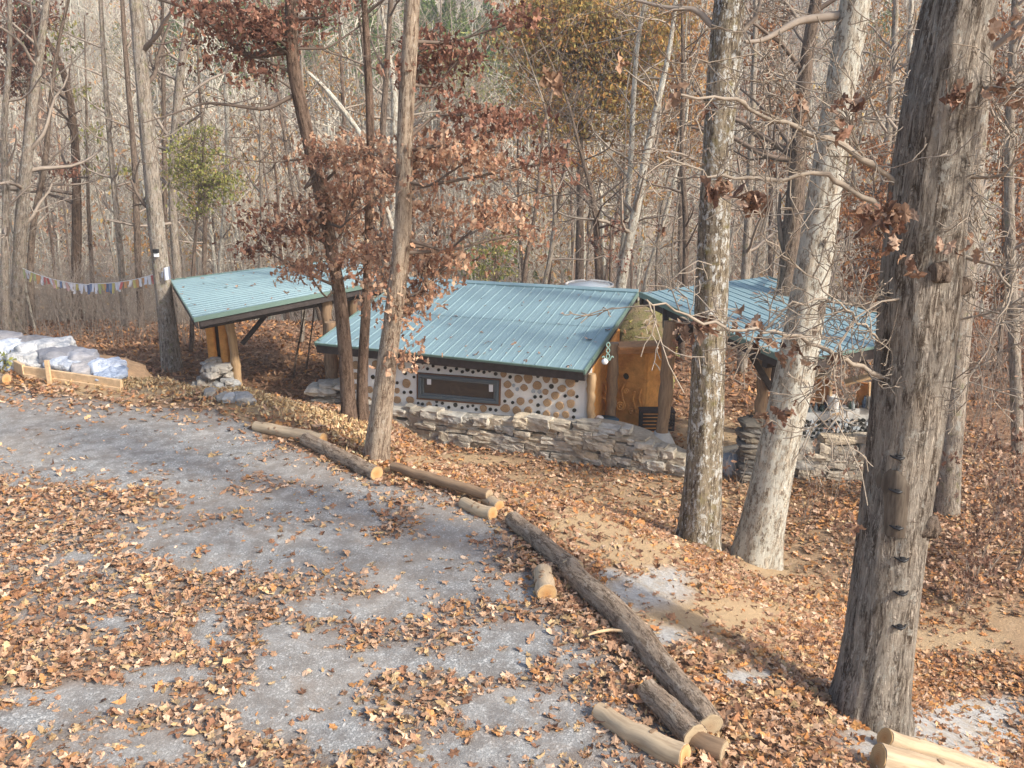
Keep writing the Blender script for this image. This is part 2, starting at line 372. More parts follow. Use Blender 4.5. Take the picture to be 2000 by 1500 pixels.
def endgrain(name, c1, c2, c3):
    m = mat(name, c1, .85, spec=.15); t = NT(m); v = t.attr('bk').outputs['Vector']
    L = t.n('VectorMath'); L.operation = 'LENGTH'; t.l(v, L.inputs[0])
    rad = t.math('ADD', L.outputs['Value'], t.math('MULTIPLY', t.noise(v, 9, 3), .02))
    ring = t.math('SINE', t.math('MULTIPLY', rad, 520.)); n = t.noise(v, 22, 5)
    base = t.mix(t.ramp(t.math('MULTIPLY', rad, 9.), [(.12, G0), (.7, G1)]), c2, c1)
    c = t.mix(t.math('MULTIPLY', t.ramp(ring, [(0, G0), (1, G1)]), .35), base, c3); c = t.mix(t.math('MULTIPLY', t.ramp(n, [(.55, G0), (.7, G1)]), .4), c, c3)
    t.color(c); return m
M['end'] = endgrain('log_end_grain', (.56, .36, .17), (.44, .20, .065), (.28, .15, .07))
M['end_grey'] = endgrain('weathered_end_grain', (.42, .33, .215), (.33, .23, .14), (.20, .14, .09))
M['end_wall'] = endgrain('cordwood_end', (.40, .265, .15), (.22, .105, .05), (.12, .06, .035))
def peeled(name, c1, c2, c3):
    m = mat(name, c1, .7, spec=.25); t = NT(m); f = t.noise(t.coords('bk', (1, 1, .12)), 30, 6, .65, .5)
    c = t.mix(t.ramp(f, [(.4, G0), (.62, G1)]), c1, c2); k = t.ramp(t.noise(t.coords('bk', (1, 1, .5)), 7, 4), [(.64, G0), (.7, G1)]); c = t.mix(t.math('MULTIPLY', k, .8), c, c3)
    t.color(c); t.bump(f, .6, .006); return m
M['peeled'] = peeled('peeled_log', (.50, .385, .255), (.36, .265, .17), (.22, .14, .085))
M['post'] = peeled('peeled_post', (.50, .34, .19), (.37, .24, .13), (.2, .12, .07))
M['post_dark'] = peeled('weathered_post', (.30, .20, .12), (.20, .13, .08), (.10, .07, .05))
M['scar'] = peeled('bare_heartwood', (.15, .12, .09), (.075, .055, .04), (.03, .02, .015))
def clothmat(name, c): m = mat(name, c, .85); return m

# ------------------------------------------------------------------ ground cover fields (world-fixed; blobs given by where they lie)
BARE = [(300, 880, 400, 75), (620, 960, 330, 75), (520, 1065, 280, 55), (790, 1085, 170, 50), (60, 860, 260, 62), (900, 1020, 140, 45), (850, 1130, 130, 50), (410, 1235, 42, 48), (220, 1225, 50, 20),
        (600, 1320, 110, 75), (560, 1390, 130, 55), (190, 1365, 190, 26), (70, 1410, 110, 32), (770, 1290, 65, 22), (1000, 1250, 85, 40), (1020, 1390, 110, 34), (250, 1460, 120, 34), (930, 1300, 90, 24), (660, 1440, 70, 30),
        (700, 1190, 140, 22), (950, 1470, 110, 26), (1010, 1150, 60, 30), (540, 1240, 40, 22), (1100, 1450, 60, 20), (330, 1320, 100, 20), (480, 940, 200, 50), (150, 1090, 40, 14), (1130, 1290, 40, 25)]
SAND = [(1255, 1150, 95, 34), (1290, 1130, 60, 22), (1830, 1432, 190, 56), (1930, 1390, 120, 34), (1450, 1325, 75, 20), (1290, 1245, 45, 20), (1760, 1460, 120, 36), (1190, 1120, 30, 12), (1880, 1480, 130, 30)]
DIRT = [(1160, 1045, 75, 32), (1120, 1020, 60, 20), (1370, 1200, 170, 35), (1250, 1090, 90, 22), (1300, 1060, 70, 16), (1850, 1250, 130, 26), (1500, 1110, 60, 16), (900, 900, 120, 14), (950, 975, 90, 12), (1380, 850, 90, 50), (520, 800, 130, 22), (250, 760, 180, 18)]
THIN = [(1380, 1160, 330, 130), (1180, 960, 380, 50), (1850, 1230, 200, 60)]
def blobs(x, y, z, L, soft=.35):
    px, py = proj(x, y, z); wob = n2(x, y, 1.1, 31)*.38+n2(x, y, 4., 37)*.28; r = np.zeros_like(x)
    for cx, cy, a, b in L: r = np.maximum(r, 1-sstep(1-soft, 1+soft, np.hypot((px-cx)/a, (py-cy)/b)+wob))
    return r
def cover(x, y, z):                     # leaf density 0..1
    s = road_s(x, y)+.25*n2(x, y, .9, 41)
    on = 1-sstep(-.1, .35, s)
    px, py = proj(x, y, z)
    bare = blobs(x, y, z, BARE)
    patch = sstep(-.25, .35, n2(x, y, .8, 51, 4))
    road = (1-bare)*(.55+.45*patch)+bare*(.035+.30*sstep(.28, .5, n2(x, y, 1.7, 55)))
    road = road*(1-.62*sstep(900, 800, py))*(1-.38*sstep(420, 640, px)*sstep(1050, 1180, py))
    off = (.62+.38*sstep(-.4, .3, n2(x, y, .5, 61)))*(1-.80*blobs(x, y, z, DIRT))*(1-.5*blobs(x, y, z, THIN, .6))*(1-.90*blobs(x, y, z, SAND, .45))
    edge = np.exp(-((s)/.35)**2)*.35
    return np.clip(road*on+off*(1-on)+edge, 0, 1)

# ground sheet
def axis(lo, f0, f1, hi, fine, g):
    a = [f0]
    while a[-1] > lo: a.append(a[-1]-max(fine, fine+(f0-a[-1])*g))
    b = list(np.arange(f0+fine, f1, fine))
    c = [b[-1]]
    while c[-1] < hi: c.append(c[-1]+fine+(c[-1]-b[-1])*g)
    return np.array(a[::-1]+b+c[1:])
gx = axis(-260, -9.5, 8.5, 260, .07, .10); gy = axis(-30, 4., 20, 320, .07, .045)
X, Y = np.meshgrid(gx, gy, indexing='ij'); Z = terrain(X, Y)
n, mm = X.shape; ii, jj = np.meshgrid(np.arange(n-1), np.arange(mm-1), indexing='ij'); f0 = ii*mm+jj
Q = np.stack([f0, f0+mm, f0+mm+1, f0+1], -1).reshape(-1, 4)
xs, ys, zs = X.ravel(), Y.ravel(), Z.ravel(); zs_all = (zs.min(), zs.max()); xe, ye = (xs.min()-2, xs.max()+2), (ys.min()-2, ys.max()+2)
dirtm = np.maximum(np.maximum(blobs(xs, ys, zs, DIRT), .75*blobs(xs, ys, zs, THIN, .6)), .55*sstep(0, .9, np.exp(-((road_s(xs, ys)-.7)/.8)**2)*sstep(-1, -3, xs)))*(ys < 26)
sandm = blobs(xs, ys, zs, SAND, .5)*(ys < 26); farm = sstep(24, 34, ys)
gm = MB(); gm.add(np.stack([xs, ys, zs], -1), Q, c=np.stack([dirtm, sandm, farm, np.ones_like(xs)], -1))
m = mat('forest_ground', rough=.95, spec=.1); t = NT(m); sepx = t.n('SeparateColor'); t.l(t.attr('col').outputs['Color'], sepx.inputs[0])
co = t.coords('obj'); f1 = t.noise(co, 26, 6, .7); f2 = t.noise(co, 3, 5, .6); vo = t.n('TexVoronoi'); vo.inputs['Scale'].default_value = 13; t.l(co, vo.inputs['Vector'])
lc = t.ramp(vo.outputs['Color'], [(0, (.15, .085, .05)), (.4, (.30, .17, .10)), (.7, (.42, .25, .14)), (1, (.50, .34, .23))])
lc = t.mix(t.ramp(f1, [(.35, G0), (.65, G1)]), (.17, .105, .065), lc)
dc = t.mix(f1, (.34, .23, .13), (.52, .38, .23)); sc = t.mix(t.ramp(f1, [(.34, G0), (.62, G1)]), (.34, .325, .30), (.50, .485, .46)); sc = t.mix(t.ramp(t.noise(co, 4, 7, .75), [(.46, G0), (.6, (.7,)*3)]), sc, (.36, .29, .21))
fc = t.mix(t.ramp(f2, [(.35, G0), (.65, G1)]), (.27, .20, .155), (.42, .34, .28))
c = t.mix(sepx.outputs[0], lc, dc); c = t.mix(sepx.outputs[1], c, sc); c = t.mix(sepx.outputs[2], c, fc); t.color(c); t.bump(t.math('ADD', f1, f2), .8, .03)
ground = gm.build('ground', m); tag(ground, kind='structure')

# gravel road: a sheet over the ground that sinks under it at its ragged edge
gx2 = np.arange(-17, 4.2, .07); gy2 = np.arange(1.5, 15.5, .07); X, Y = np.meshgrid(gx2, gy2, indexing='ij'); s = road_s(X, Y)+.3*n2(X, Y, .9, 41)+.12*n2(X, Y, 4, 42)
Z = terrain(X, Y)+.012-.05*sstep(-.25, .15, s)
n, mm = X.shape; ii, jj = np.meshgrid(np.arange(n-1), np.arange(mm-1), indexing='ij'); f0 = ii*mm+jj; Q = np.stack([f0, f0+mm, f0+mm+1, f0+1], -1).reshape(-1, 4)
keep = (s.ravel()[Q].min(1) < .3); rm = MB(); xs, ys, zs = X.ravel(), Y.ravel(), Z.ravel(); px, py = proj(xs, ys, zs)
brown = np.clip(sstep(880, 800, py)*.5+sstep(-.1, .5, n2(xs, ys, .45, 71))*.6, 0, 1); leafy = cover(xs, ys, zs)
rm.add(np.stack([xs, ys, zs], -1), Q[keep], c=np.stack([brown, leafy, 0*xs, 0*xs+1], -1))
m = mat('gravel', rough=.95, spec=.15); t = NT(m); sepx = t.n('SeparateColor'); t.l(t.attr('col').outputs['Color'], sepx.inputs[0]); co = t.coords('obj')
f1 = t.noise(co, 95, 4, .8); f2 = t.noise(co, 5, 6, .65); vo = t.n('TexVoronoi'); vo.inputs['Scale'].default_value = 70; t.l(co, vo.inputs['Vector'])
g = t.mix(t.ramp(f1, [(.36, G0), (.64, G1)]), (.12, .122, .12), (.40, .40, .385)); g = t.mix(t.ramp(vo.outputs['Color'], [(.66, G0), (.9, G1)]), g, (.56, .55, .52)); g = t.mix(t.ramp(t.noise(co, 1.3, 6, .7), [(.46, G0), (.66, (.55,)*3)]), g, (.42, .40, .37))
g = t.mix(t.math('MULTIPLY', t.ramp(f2, [(.44, G0), (.60, G1)]), .62), g, (.15, .132, .118)); g = t.mix(t.math('MULTIPLY', sepx.outputs[0], .55), g, t.mix(f1, (.27, .22, .17), (.42, .36, .29)))
g = t.mix(t.math('MULTIPLY', t.ramp(t.noise(co, 2.2, 7, .75, .6), [(.52, G0), (.66, G1)]), .5), g, (.24, .185, .14)); g = t.mix(t.math('MULTIPLY', sepx.outputs[1], .75), g, (.16, .105, .07))
t.color(g); t.bump(t.math('ADD', f1, vo.outputs['Distance']), .55, .006)
tag(rm.build('gravel_road', m), kind='structure')

# leaf litter
def scatter(x0, x1, y0, y1, dens, kind, size, pal, seed, lift=.006, gate=None, tilt=.38):
    rng = np.random.default_rng(seed); N = int((x1-x0)*(y1-y0)*dens); x = rng.uniform(x0, x1, N); y = rng.uniform(y0, y1, N)
    z = terrain(x, y); px, py = proj(x, y, z); k = (px > -250) & (px < 2250) & (py < 1720) & (y > 3)
    x, y, z, px, py = x[k], y[k], z[k], px[k], py[k]
    k = rng.random(len(x)) < cover(x, y, z)
    if gate is not None: k &= gate(x, y)
    x, y, z = x[k], y[k], z[k]; N = len(x)
    sz = size*np.clip(np.exp(rng.normal(-.02, .33, N)), .3, 1.6); c = pick(pal, N, rng)
    s = road_s(x, y); hot = (rng.random(N) < .4*sstep(.1, .5, n2(x, y, .7, 81)))|((s > 0)&(rng.random(N) < .22)); c[hot] = pick('bright', int(hot.sum()), rng)
    z = z+lift+rng.random(N)**2*.035*(cover(x, y, z) > .5)
    return np.stack([x, y, z], -1), sz, c
lm = MB()
P_, s_, c_ = scatter(-7.2, 6, 3.5, 10.5, 700, 'oak', .080, 'litter', 11)
h = len(P_)//2; rg = np.random.default_rng(5); leaves(lm, P_[:h], s_[:h], c_[:h], 'oak', .25, rg, .003); leaves(lm, P_[h:], s_[h:]*.95, c_[h:], 'maple', .25, rg, .003)
P_, s_, c_ = scatter(-9, 9.5, 10.5, 19, 380, 'mid', .09, 'litter', 12); leaves(lm, P_, s_, c_, 'mid', .3, rg, .003)
tag(lm.build('leaf_litter', M['litter'], smooth=False), 'brown and orange fallen leaves strewn over the gravel road and bank', 'fallen leaves', kind='stuff')
fr, fs, fc = scatter(-7.2, 6, 3.5, 12, 520, 'simple', .04, 'litter', 15); leaves(lm, fr, fs, fc*.9, 'simple', .5, rg, .002) if False else None
lm = MB(); leaves(lm, fr, fs, fc*.9, 'simple', .5, rg, .003); tag(lm.build('leaf_crumbs', M['litter'], smooth=False), 'small torn leaf fragments between the larger fallen leaves', 'leaf fragments', kind='stuff')
lm = MB(); P_, s_, c_ = scatter(-18, 16, 19, 31, 150, 'simple', .13, 'floor', 13); leaves(lm, P_, s_, c_, 'simple', .45, rg, .01)
tag(lm.build('forest_floor_leaves', M['litter'], smooth=False), 'dull brown leaves covering the forest floor behind the shelters', 'fallen leaves', kind='stuff')
# ------------------------------------------------------------------ roofs (corners: low0, low1, high1, high0)
def sc_(q, k): return [CAM+(np.array(p)-CAM)*k for p in q]
RQ = dict(cot=[(-3.88, 17.8, -.24), (1.28, 15.84, -.24), (2.65, 19.46, .43), (-2.5, 21.41, .43)],
          left=sc_([(-7.15, 20.3, -.2), (-8.77, 24, -.2), (-4.54, 25.86, .23), (-2.91, 22.16, .23)], .92),
          right=sc_([(4.39, 14, .44), (7.29, 15.61, .44), (5.31, 19.18, .83), (2.41, 17.57, .83)], .96))
RPX = dict(cot=[(615, 670), (1141, 724), (1246, 571), (788, 546)], left=[(378, 622), (333, 547), (700, 502), (757, 548)], right=[(1550, 707), (1831, 654), (1497, 540), (1250, 572)])
RC = {}; RN = {}
for k_, q in RQ.items():
    q = np.array(q, float); nn = np.cross(q[1]-q[0], q[3]-q[0]); nn /= np.linalg.norm(nn); nn = nn*np.sign(nn[2])
    RN[k_] = nn; RC[k_] = [on_plane(*p, q[0], nn) for p in RPX[k_]]
def uvp(q, u, v): return (q[0]*(1-u)+q[1]*u)*(1-v)+(q[3]*(1-u)+q[2]*u)*v
def ribbed(q, nn, pitch, v0, v1, lift=0.):
    W = np.linalg.norm(q[1]-q[0]); nr = int(round(W/pitch)); us = []; hs = []
    for i in range(nr):
        b = i/nr; p = 1/nr
        for a, h_ in ((0, .015), (.035, .015), (.07, .0), (.48, .0), (.5, .003), (.54, .003), (.56, 0), (.93, 0), (.965, .015)): us.append(b+a*p); hs.append(h_)
    us.append(1.); hs.append(.022); us = np.array(us); hs = np.array(hs)+lift; vs = np.linspace(v0, v1, 9)
    P = np.array([[uvp(q, u, v)+nn*(h_+.006*math.sin(9*v+17*u)) for u, h_ in zip(us, hs)] for v in vs]); B = P-nn*.012
    n, k = P.shape[:2]; i, j = np.meshgrid(np.arange(n-1), np.arange(k-1), indexing='ij'); f = i*k+j
    T = np.stack([f, f+1, f+k+1, f+k], -1).reshape(-1, 4); mb = MB()
    if np.cross(P[0, 1]-P[0, 0], P[1, 0]-P[0, 0]) @ nn < 0: T = T[:, ::-1]
    mb.add(P.reshape(-1, 3), T); mb.add(B.reshape(-1, 3), T[:, ::-1]); return mb
def roof(key, parent, pitch, courses, ridge):
    q, nn = RC[key], RN[key]; first = None
    mb = ribbed(q, nn, pitch, *courses[0])
    for c in courses[1:]:
        m2 = ribbed(q, nn, pitch, *c); mb.v += m2.v; mb.a += m2.a; mb.c += m2.c; mb.q += [a+mb.n for a in m2.q]; mb.qm += m2.qm; mb.n += m2.n
    ro = mb.build('roof', M['roof'], parent, smooth=False)
    dn = -nn*.075; ins = .03
    # rake and eave trim in green metal, black fascia boards below, rafters
    def bar(name, a, b, w_, h_, mt, off):
        mb = MB(); beam(mb, a+off, b+off, w_, h_, up=nn); o = mb.build(name, mt, ro, smooth=False, ); return o
    org = parent.location
    for a, b in ((q[0], q[3]), (q[1], q[2])): bar('rake_trim', a, b, .035, .10, M['roof_trim'], -nn*.03)
    bar('eave_trim', q[0], q[1], .03, .045, M['roof_trim'], -nn*.012)
    if ridge: bar('ridge_cap', q[3], q[2], .16, .05, M['roof'], nn*.02)
    e = (q[1]-q[0])/np.linalg.norm(q[1]-q[0]); u_ = (q[3]-q[0])/np.linalg.norm(q[3]-q[0])
    for a, b in ((q[0]+u_*.04, q[1]+u_*.04), (q[3]-u_*.04, q[2]-u_*.04)):
        mb = MB(); beam(mb, a-nn*.13, b-nn*.13, .05, .17, up=nn); mb.build('fascia_board', M['black_wood'], ro, smooth=False)
    for a, b in ((q[0]+e*.05, q[3]+e*.05), (q[1]-e*.05, q[2]-e*.05)):
        mb = MB(); beam(mb, a-nn*.14+u_*.1, b-nn*.14-u_*.1, .05, .14, up=nn); mb.build('fascia_board', M['black_wood'], ro, smooth=False)
    for t_ in np.linspace(.12, .88, 7):
        a, b = uvp(q, t_, .03), uvp(q, t_, .97); mb = MB(); beam(mb, a-nn*.12, b-nn*.12, .06, .13, up=nn); mb.build('rafter', M['black_wood'], ro, smooth=False)
    return ro
# children of a mesh part sit at the same origin as the part: the part's own matrix is identity under its empty
def child_fix(mb_args): pass
def rough_post(p, q, r, mt, name, parent, seed=0, k=14):
    rg = np.random.default_rng(seed); n = 14; P = np.array([np.array(p)*(1-t)+np.array(q)*t for t in np.linspace(0, 1, n)]); P[1:-1, :2] += rg.normal(0, r*.10, (n-2, 2))
    mb = MB(); tube(mb, P, r*(1+.08*rg.normal(size=n)), k, mod=lambda th, L, rr: 1+.08*vnoise(np.stack([np.cos(th)*1.5, np.sin(th)*1.5, L*2.5+seed*9], -1)))
    return mb.build(name, mt, parent)
def box_between(a, b, z0a, z1a, z0b, z1b, nrm, th, mb, n=1):       # wall slab from a to b (xy), thickness th away from nrm
    a = np.array(a[:2], float); b = np.array(b[:2], float); nr = np.array(nrm[:2], float); nr /= np.linalg.norm(nr)
    c = [(*a, z0a), (*b, z0b), (*(b-nr*th), z0b), (*(a-nr*th), z0a), (*a, z1a), (*b, z1b), (*(b-nr*th), z1b), (*(a-nr*th), z1a)]
    c = [c[0], c[1], c[2], c[3], c[4], c[5], c[6], c[7]]; hexa(mb, c)
def lumpy_slab(a, b, zb, zt, nrm, th, amp=.02, seed=0, res=.07):   # hand-plastered wall: displaced grid, zb/zt = (left,right)
    a = np.array(a[:2], float); b = np.array(b[:2], float); nr = np.array(nrm[:2], float); nr /= np.linalg.norm(nr); W = np.linalg.norm(b-a)
    nu = max(4, int(W/res)); nv = max(4, int(max(zt[0]-zb[0], .3)/res)); U, V = np.meshgrid(np.linspace(0, 1, nu), np.linspace(0, 1, nv), indexing='ij')
    XY = a+(b-a)*U[..., None]; Zv = (zb[0]*(1-U)+zb[1]*U)*(1-V)+(zt[0]*(1-U)+zt[1]*U)*V
    d = amp*vnoise(np.stack([XY[..., 0]*2.3, XY[..., 1]*2.3+seed, Zv*2.3], -1))+amp*.4*vnoise(np.stack([XY[..., 0]*9, XY[..., 1]*9+seed, Zv*9], -1))
    Pf = np.concatenate([XY+nr*d[..., None], Zv[..., None]], -1); Pb = np.concatenate([XY-nr*th, Zv[..., None]], -1)
    f = (np.arange(nu-1)[:, None]*nv+np.arange(nv-1)[None]); T = np.stack([f, f+nv, f+nv+1, f+1], -1).reshape(-1, 4); mb = MB()
    mb.add(Pf.reshape(-1, 3), T); mb.add(Pb.reshape(-1, 3), T[:, ::-1])
    mb_n = nu*nv; rim = []
    def strip(ix):
        for s0, s1 in zip(ix[:-1], ix[1:]): rim.append([s0, s0+mb_n, s1+mb_n, s1])
    strip([i*nv for i in range(nu)]); strip([i*nv+nv-1 for i in range(nu)][::-1]); strip([j for j in range(nv)][::-1]); strip([(nu-1)*nv+j for j in range(nv)])
    mb.q.append(np.array(rim)); mb.qm.append(np.zeros(len(rim), int)); return mb
def stone_course(mb, line, seed, th=.3, zbot=None, hs=(.08, .17), ls=(.15, .48), depth=.26, sq=.9):
    rg = np.random.default_rng(seed); line = np.array(line, float)
    L = np.concatenate([[0], np.cumsum(np.hypot(*np.diff(line[:, :2], axis=0).T))]); tot = L[-1]
    zb = min(zbot if zbot is not None else 9, 9); 
    def P(s): return np.array([np.interp(s, L, line[:, i]) for i in range(3)])
    ground_z = lambda p: tz(p[0], p[1])-.12 if zbot is None else zbot
    # backing
    B = MB() if False else mb; B.mi = 1
    for s0, s1 in zip(np.linspace(0, tot, 13)[:-1], np.linspace(0, tot, 13)[1:]):
        a, b = P(s0), P(s1); d = (b-a)[:2]; nr = np.array([-d[1], d[0]]); nr /= np.linalg.norm(nr); nr *= np.sign(nr[1]); 
        o = np.array([*(nr*.07), 0]); g = min(ground_z(a), ground_z(b))
        c = [(*(a+o)[:2], g), (*(b+o)[:2], g), (*(b+o)[:2]+nr*th, g), (*(a+o)[:2]+nr*th, g), (*(a+o)[:2], a[2]-.05), (*(b+o)[:2], b[2]-.05), (*(b+o)[:2]+nr*th, b[2]-.05), (*(a+o)[:2]+nr*th, a[2]-.05)]
        hexa(B, c)
    B.mi = 0
    z = min(ground_z(P(s)) for s in np.linspace(0, tot, 9)); top = line[:, 2].max()
    while z < top:
        hh = rg.uniform(*hs); s = -rg.random()*.2
        while s < tot:
            l = rg.uniform(*ls); p = P(np.clip(s+l/2, 0, tot)); p2 = P(min(s+l, tot)); p1 = P(max(s, 0)); dz = rg.normal(0, .022)
            if ground_z(p)-.05 < z+hh/2 < p[2]+.02:
                rot = math.atan2(p2[1]-p1[1], p2[0]-p1[0]); h1 = hh*rg.uniform(.8, 1.25)
                rock(mb, (p[0]+rg.normal(0, .02), p[1]+rg.normal(0, .025)+.02, z+hh/2+dz), (l*1.04, depth*rg.uniform(.8, 1.25), h1), rg, rot+rg.normal(0, .08), 4, .16, sq)
            s += l*.97
        z += hh*.93

# ---- cottage
q = RC['cot']; e = (q[1]-q[0])*[1, 1, 0]; e /= np.linalg.norm(e); nin = np.array([-e[1], e[0], 0])
base = (q[0]+q[1])/2+nin*1.8; gz = tz(base[0], base[1])
cot = empty('cottage', (base[0], base[1], gz), 'low cottage with teal metal roof and white cordwood wall set with bottle ends', 'cottage')
roof('cot', cot, .235, [(0, .50, 0), (.49, 1, .008)], True)
w0 = q[1]+nin*.36; PL = lambda px, py, off=0.: on_plane(px, py, w0-nin*off, nin)
wl, wr = PL(686, 760), PL(1147, 780); zbl, zbr = PL(686, 791)[2], PL(1147, 828)[2]
# the base line of the plaster is horizontal-ish; keep both ends
mb = lumpy_slab(wl, wr, (zbl-.05, zbr-.05), (q[0][2]-.10, q[1][2]-.10), -nin, .28, .012, 3)
wall = mb.build('wall', M['plaster'], cot)
mb = MB(); 
for a, b, nr in ((wr, wr+nin*2.2, e), (wl+nin*2.2, wl+nin*.29, -e), (wl+nin*2.2, wr+nin*2.2, nin)):
    zt = lambda p: q[0][2]-.12+np.dot(p-w0, nin)*(q[3][2]-q[0][2])/3.86
    if np.allclose(a, wr): a = a+nin*.29; 
    box_between(a, b, gz-.3, zt(a)-.06, gz-.3, zt(b)-.06, nr, .2, mb)
mb.build('back_wall', M['cob'], cot, smooth=False)
# inner dark room behind the pane is simply the closed building volume; cordwood and bottles
CW = [(338,533,20),(437,530,20),(340,585,18),(407,650,16),(587,620,24),(540,655,14),(541,700,18),(603,702,20),(697,725,14),(610,560,12),(560,540,18),(1060,577,16),(1080,626,18),(1087,672,22),(1067,743,22),(1132,598,20),(1181,595,24),(1160,640,18),(1143,707,20),(1122,752,20),(1181,753,20),(1225,630,22),(1270,597,20),(1311,606,16),(1265,663,14),(1311,681,20),(1273,716,20),(1270,769,16),(1316,774,15),(1335,730,20),(1344,646,20),(1385,618,24),(1390,667,18),(1387,719,20),(1363,773,17),(962,745,18),(1192,708,10),(338,636,14),(405,700,14)]
BT = [(579,572,10),(541,618,8),(575,665,8),(607,664,9),(625,528,8),(643,545,7),(665,522,7),(689,550,8),(716,536,8),(743,555,8),(775,545,8),(802,560,8),(830,550,8),(883,554,11),(858,565,8),(910,566,8),(937,558,9),(964,567,8),(992,560,8),(1021,575,9),(623,590,7),(643,717,6),(664,722,8),(734,710,8),(761,718,8),(733,730,7),(793,738,8),(825,727,11),(858,740,8),(886,733,8),(910,730,7),(926,748,8),(995,748,9),(1022,752,8),(422,590,11),(330,665,10),(1092,590,9),(1066,708,8),(1104,715,8),(1145,565,8),(1228,586,9),(1295,580,9),(1293,636,12),(1213,687,9),(1242,686,8),(1228,728,9),(1228,765,11),(1360,683,8),(1418,608,8),(1418,686,8),(1405,753,10),(1401,786,8)]
BC = [(1110,630,8),(1127,650,9),(1205,660,10),(1235,662,10)]
def disc(p, r, nrm, L, name, mt, parent, rg, k=14, rag=.06):
    nrm = np.array(nrm, float); pts = [p-nrm*.05, p+nrm*(L-.004), p+nrm*L]; mb = MB()
    o = rg.random(3)*50
    tube(mb, pts, [r, r, r*.93], k, mod=lambda th, L_, rr: 1+rag*vnoise(np.stack([np.cos(th)*1.2+o[0], np.sin(th)*1.2, L_*0], -1))*2)
    return mb.build(name, mt, parent)
rg = np.random.default_rng(3)
for L_, nm, mt, dep, rag in ((CW, 'log_round', 'end_wall', .035, .09), (BT, 'bottle_end', 'dark_glass', .025, .02), (BC, 'bottle_end', 'clear_glass', .03, .02)):
    for x, y, r in L_:
        p = PL(560+x/2.5, 500+y/2.5); disc(p, r/2.5*np.linalg.norm(p-CAM)/F, -nin, dep, nm, M[mt], wall, rg, 14, rag)
        if nm == 'bottle_end':
            pass
# window
c4 = [PL(818, 730, .05), PL(975, 743, .05), PL(974, 789, .05), PL(818, 776, .05)]
def framing(parent, c4, wd, dp, nm, mt, shr=0.):
    mb = MB(); c = np.array(c4); ctr = c.mean(0); 
    inn = [p+(ctr-p)/np.linalg.norm(ctr-p)*0 for p in c]
    for i in range(4):
        a, b = c[i], c[(i+1) % 4]; d = (b-a)/np.linalg.norm(b-a); s = np.cross(-nin, d)
        if s@(ctr-a) < 0: s = -s
        ex = wd if i % 2 == 0 else 0
        A = a+d*(0 if i % 2 == 0 else wd); B = b-d*(0 if i % 2 == 0 else wd); beam(mb, A+s*wd/2, B+s*wd/2, wd, dp, up=-nin)
    return mb.build(nm, mt, parent, smooth=False)
win = framing(cot, [PL(815, 727, .02), PL(978, 740, .02), PL(977, 792, .02), PL(815, 779, .02)], .035, .07, 'window', M['frame_brown'])
framing(win, c4, .065, .07, 'frame', M['frame_grey'])
ctr = np.mean(c4, 0); c4i = [p+(ctr-p)*np.array([.09, .09, .26]) for p in c4]
framing(win, [p+nin*.02 for p in c4i], .03, .05, 'sash', M['grey_metal'])
mb = MB(); hexa(mb, [c4i[3]+nin*.02, c4i[2]+nin*.02, c4i[2]+nin*.03, c4i[3]+nin*.03, c4i[0]+nin*.02, c4i[1]+nin*.02, c4i[1]+nin*.03, c4i[0]+nin*.03]); mb.build('pane', M['pane'], win, smooth=False)
for (x0, y0, x1, y1) in ((834, 740, 842, 751), (955, 750, 963, 765)):
    A = [PL(x0, y1, .04), PL(x1, y1+.5, .04), PL(x1, y0+.5, .04), PL(x0, y0, .04)]; mb = MB(); hexa(mb, [A[0], A[1], A[1]+nin*.004, A[0]+nin*.004, A[3], A[2], A[2]+nin*.004, A[3]+nin*.004]); mb.build('sticker', M['white'], win, smooth=False)
# corner posts and porch post
rough_post(PL(1154, 826, .02), PL(1156, 728, .02)-[0, 0, .02], .075, M['post'], 'corner_post', cot, 4)
pb = at(1192, 834, 16.9); pt = np.array([pb[0]+.02, pb[1], .0]); rough_post([pb[0], pb[1], -1.55], pt, .105, M['post_dark'], 'porch_post', cot, 5)
pb = at(651, 748, 18.9); rough_post([pb[0], pb[1], pb[2]], [pb[0], pb[1], -.05], .12, M['post_dark'], 'corner_post', cot, 6)
# stone plinth
sl = [(*PL(px, py, .27)[:2], PL(px, py, .27)[2]) for px, py in ((700, 790), (760, 799), (900, 808), (1020, 818), (1147, 829))]
mb = MB(); stone_course(mb, sl, 21, .25); mb.build('stone_plinth', [M['stone'], M['mortar']], cot, smooth=False)
# porch stone wall going on to the right
pr = [PL(px, py, .30) for px, py in ((1150, 829), (1205, 838), (1250, 852), (1300, 880), (1335, 898))]
o = empty('stone_wall', (*pr[2][:2], tz(*pr[2][:2])), 'dry stacked grey stone wall stepping down beside the porch of the cottage', 'stone wall')
mb = MB(); stone_course(mb, [tuple(p) for p in pr], 22, .5, hs=(.08, .17), ls=(.12, .4)); mb.build('stonework', [M['stone'], M['mortar']], o, smooth=False)
# pier at the left corner of the cottage
pc = at(655, 748, 18.7); g = tz(pc[0], pc[1]); o = empty('stone_pier', (pc[0], pc[1], g), 'stone pier of stacked slabs under the log post left of the cottage', 'stone pier')
mb = MB(); rg = np.random.default_rng(8); z = g-.1
while z < pc[2]:
    hh = rg.uniform(.09, .16); wdt = .75-.35*(z-g)/(pc[2]-g)
    for i in range(3): rock(mb, (pc[0]+rg.normal(0, .1)+(i-1)*.2, pc[1]-.05+rg.normal(0, .08), z+hh/2), (wdt*.75, .5, hh*1.1), rg, rg.normal(0, .3), 4, .15, .6)
    z += hh*.92
mb.build('stonework', M['stone'], o, smooth=False)
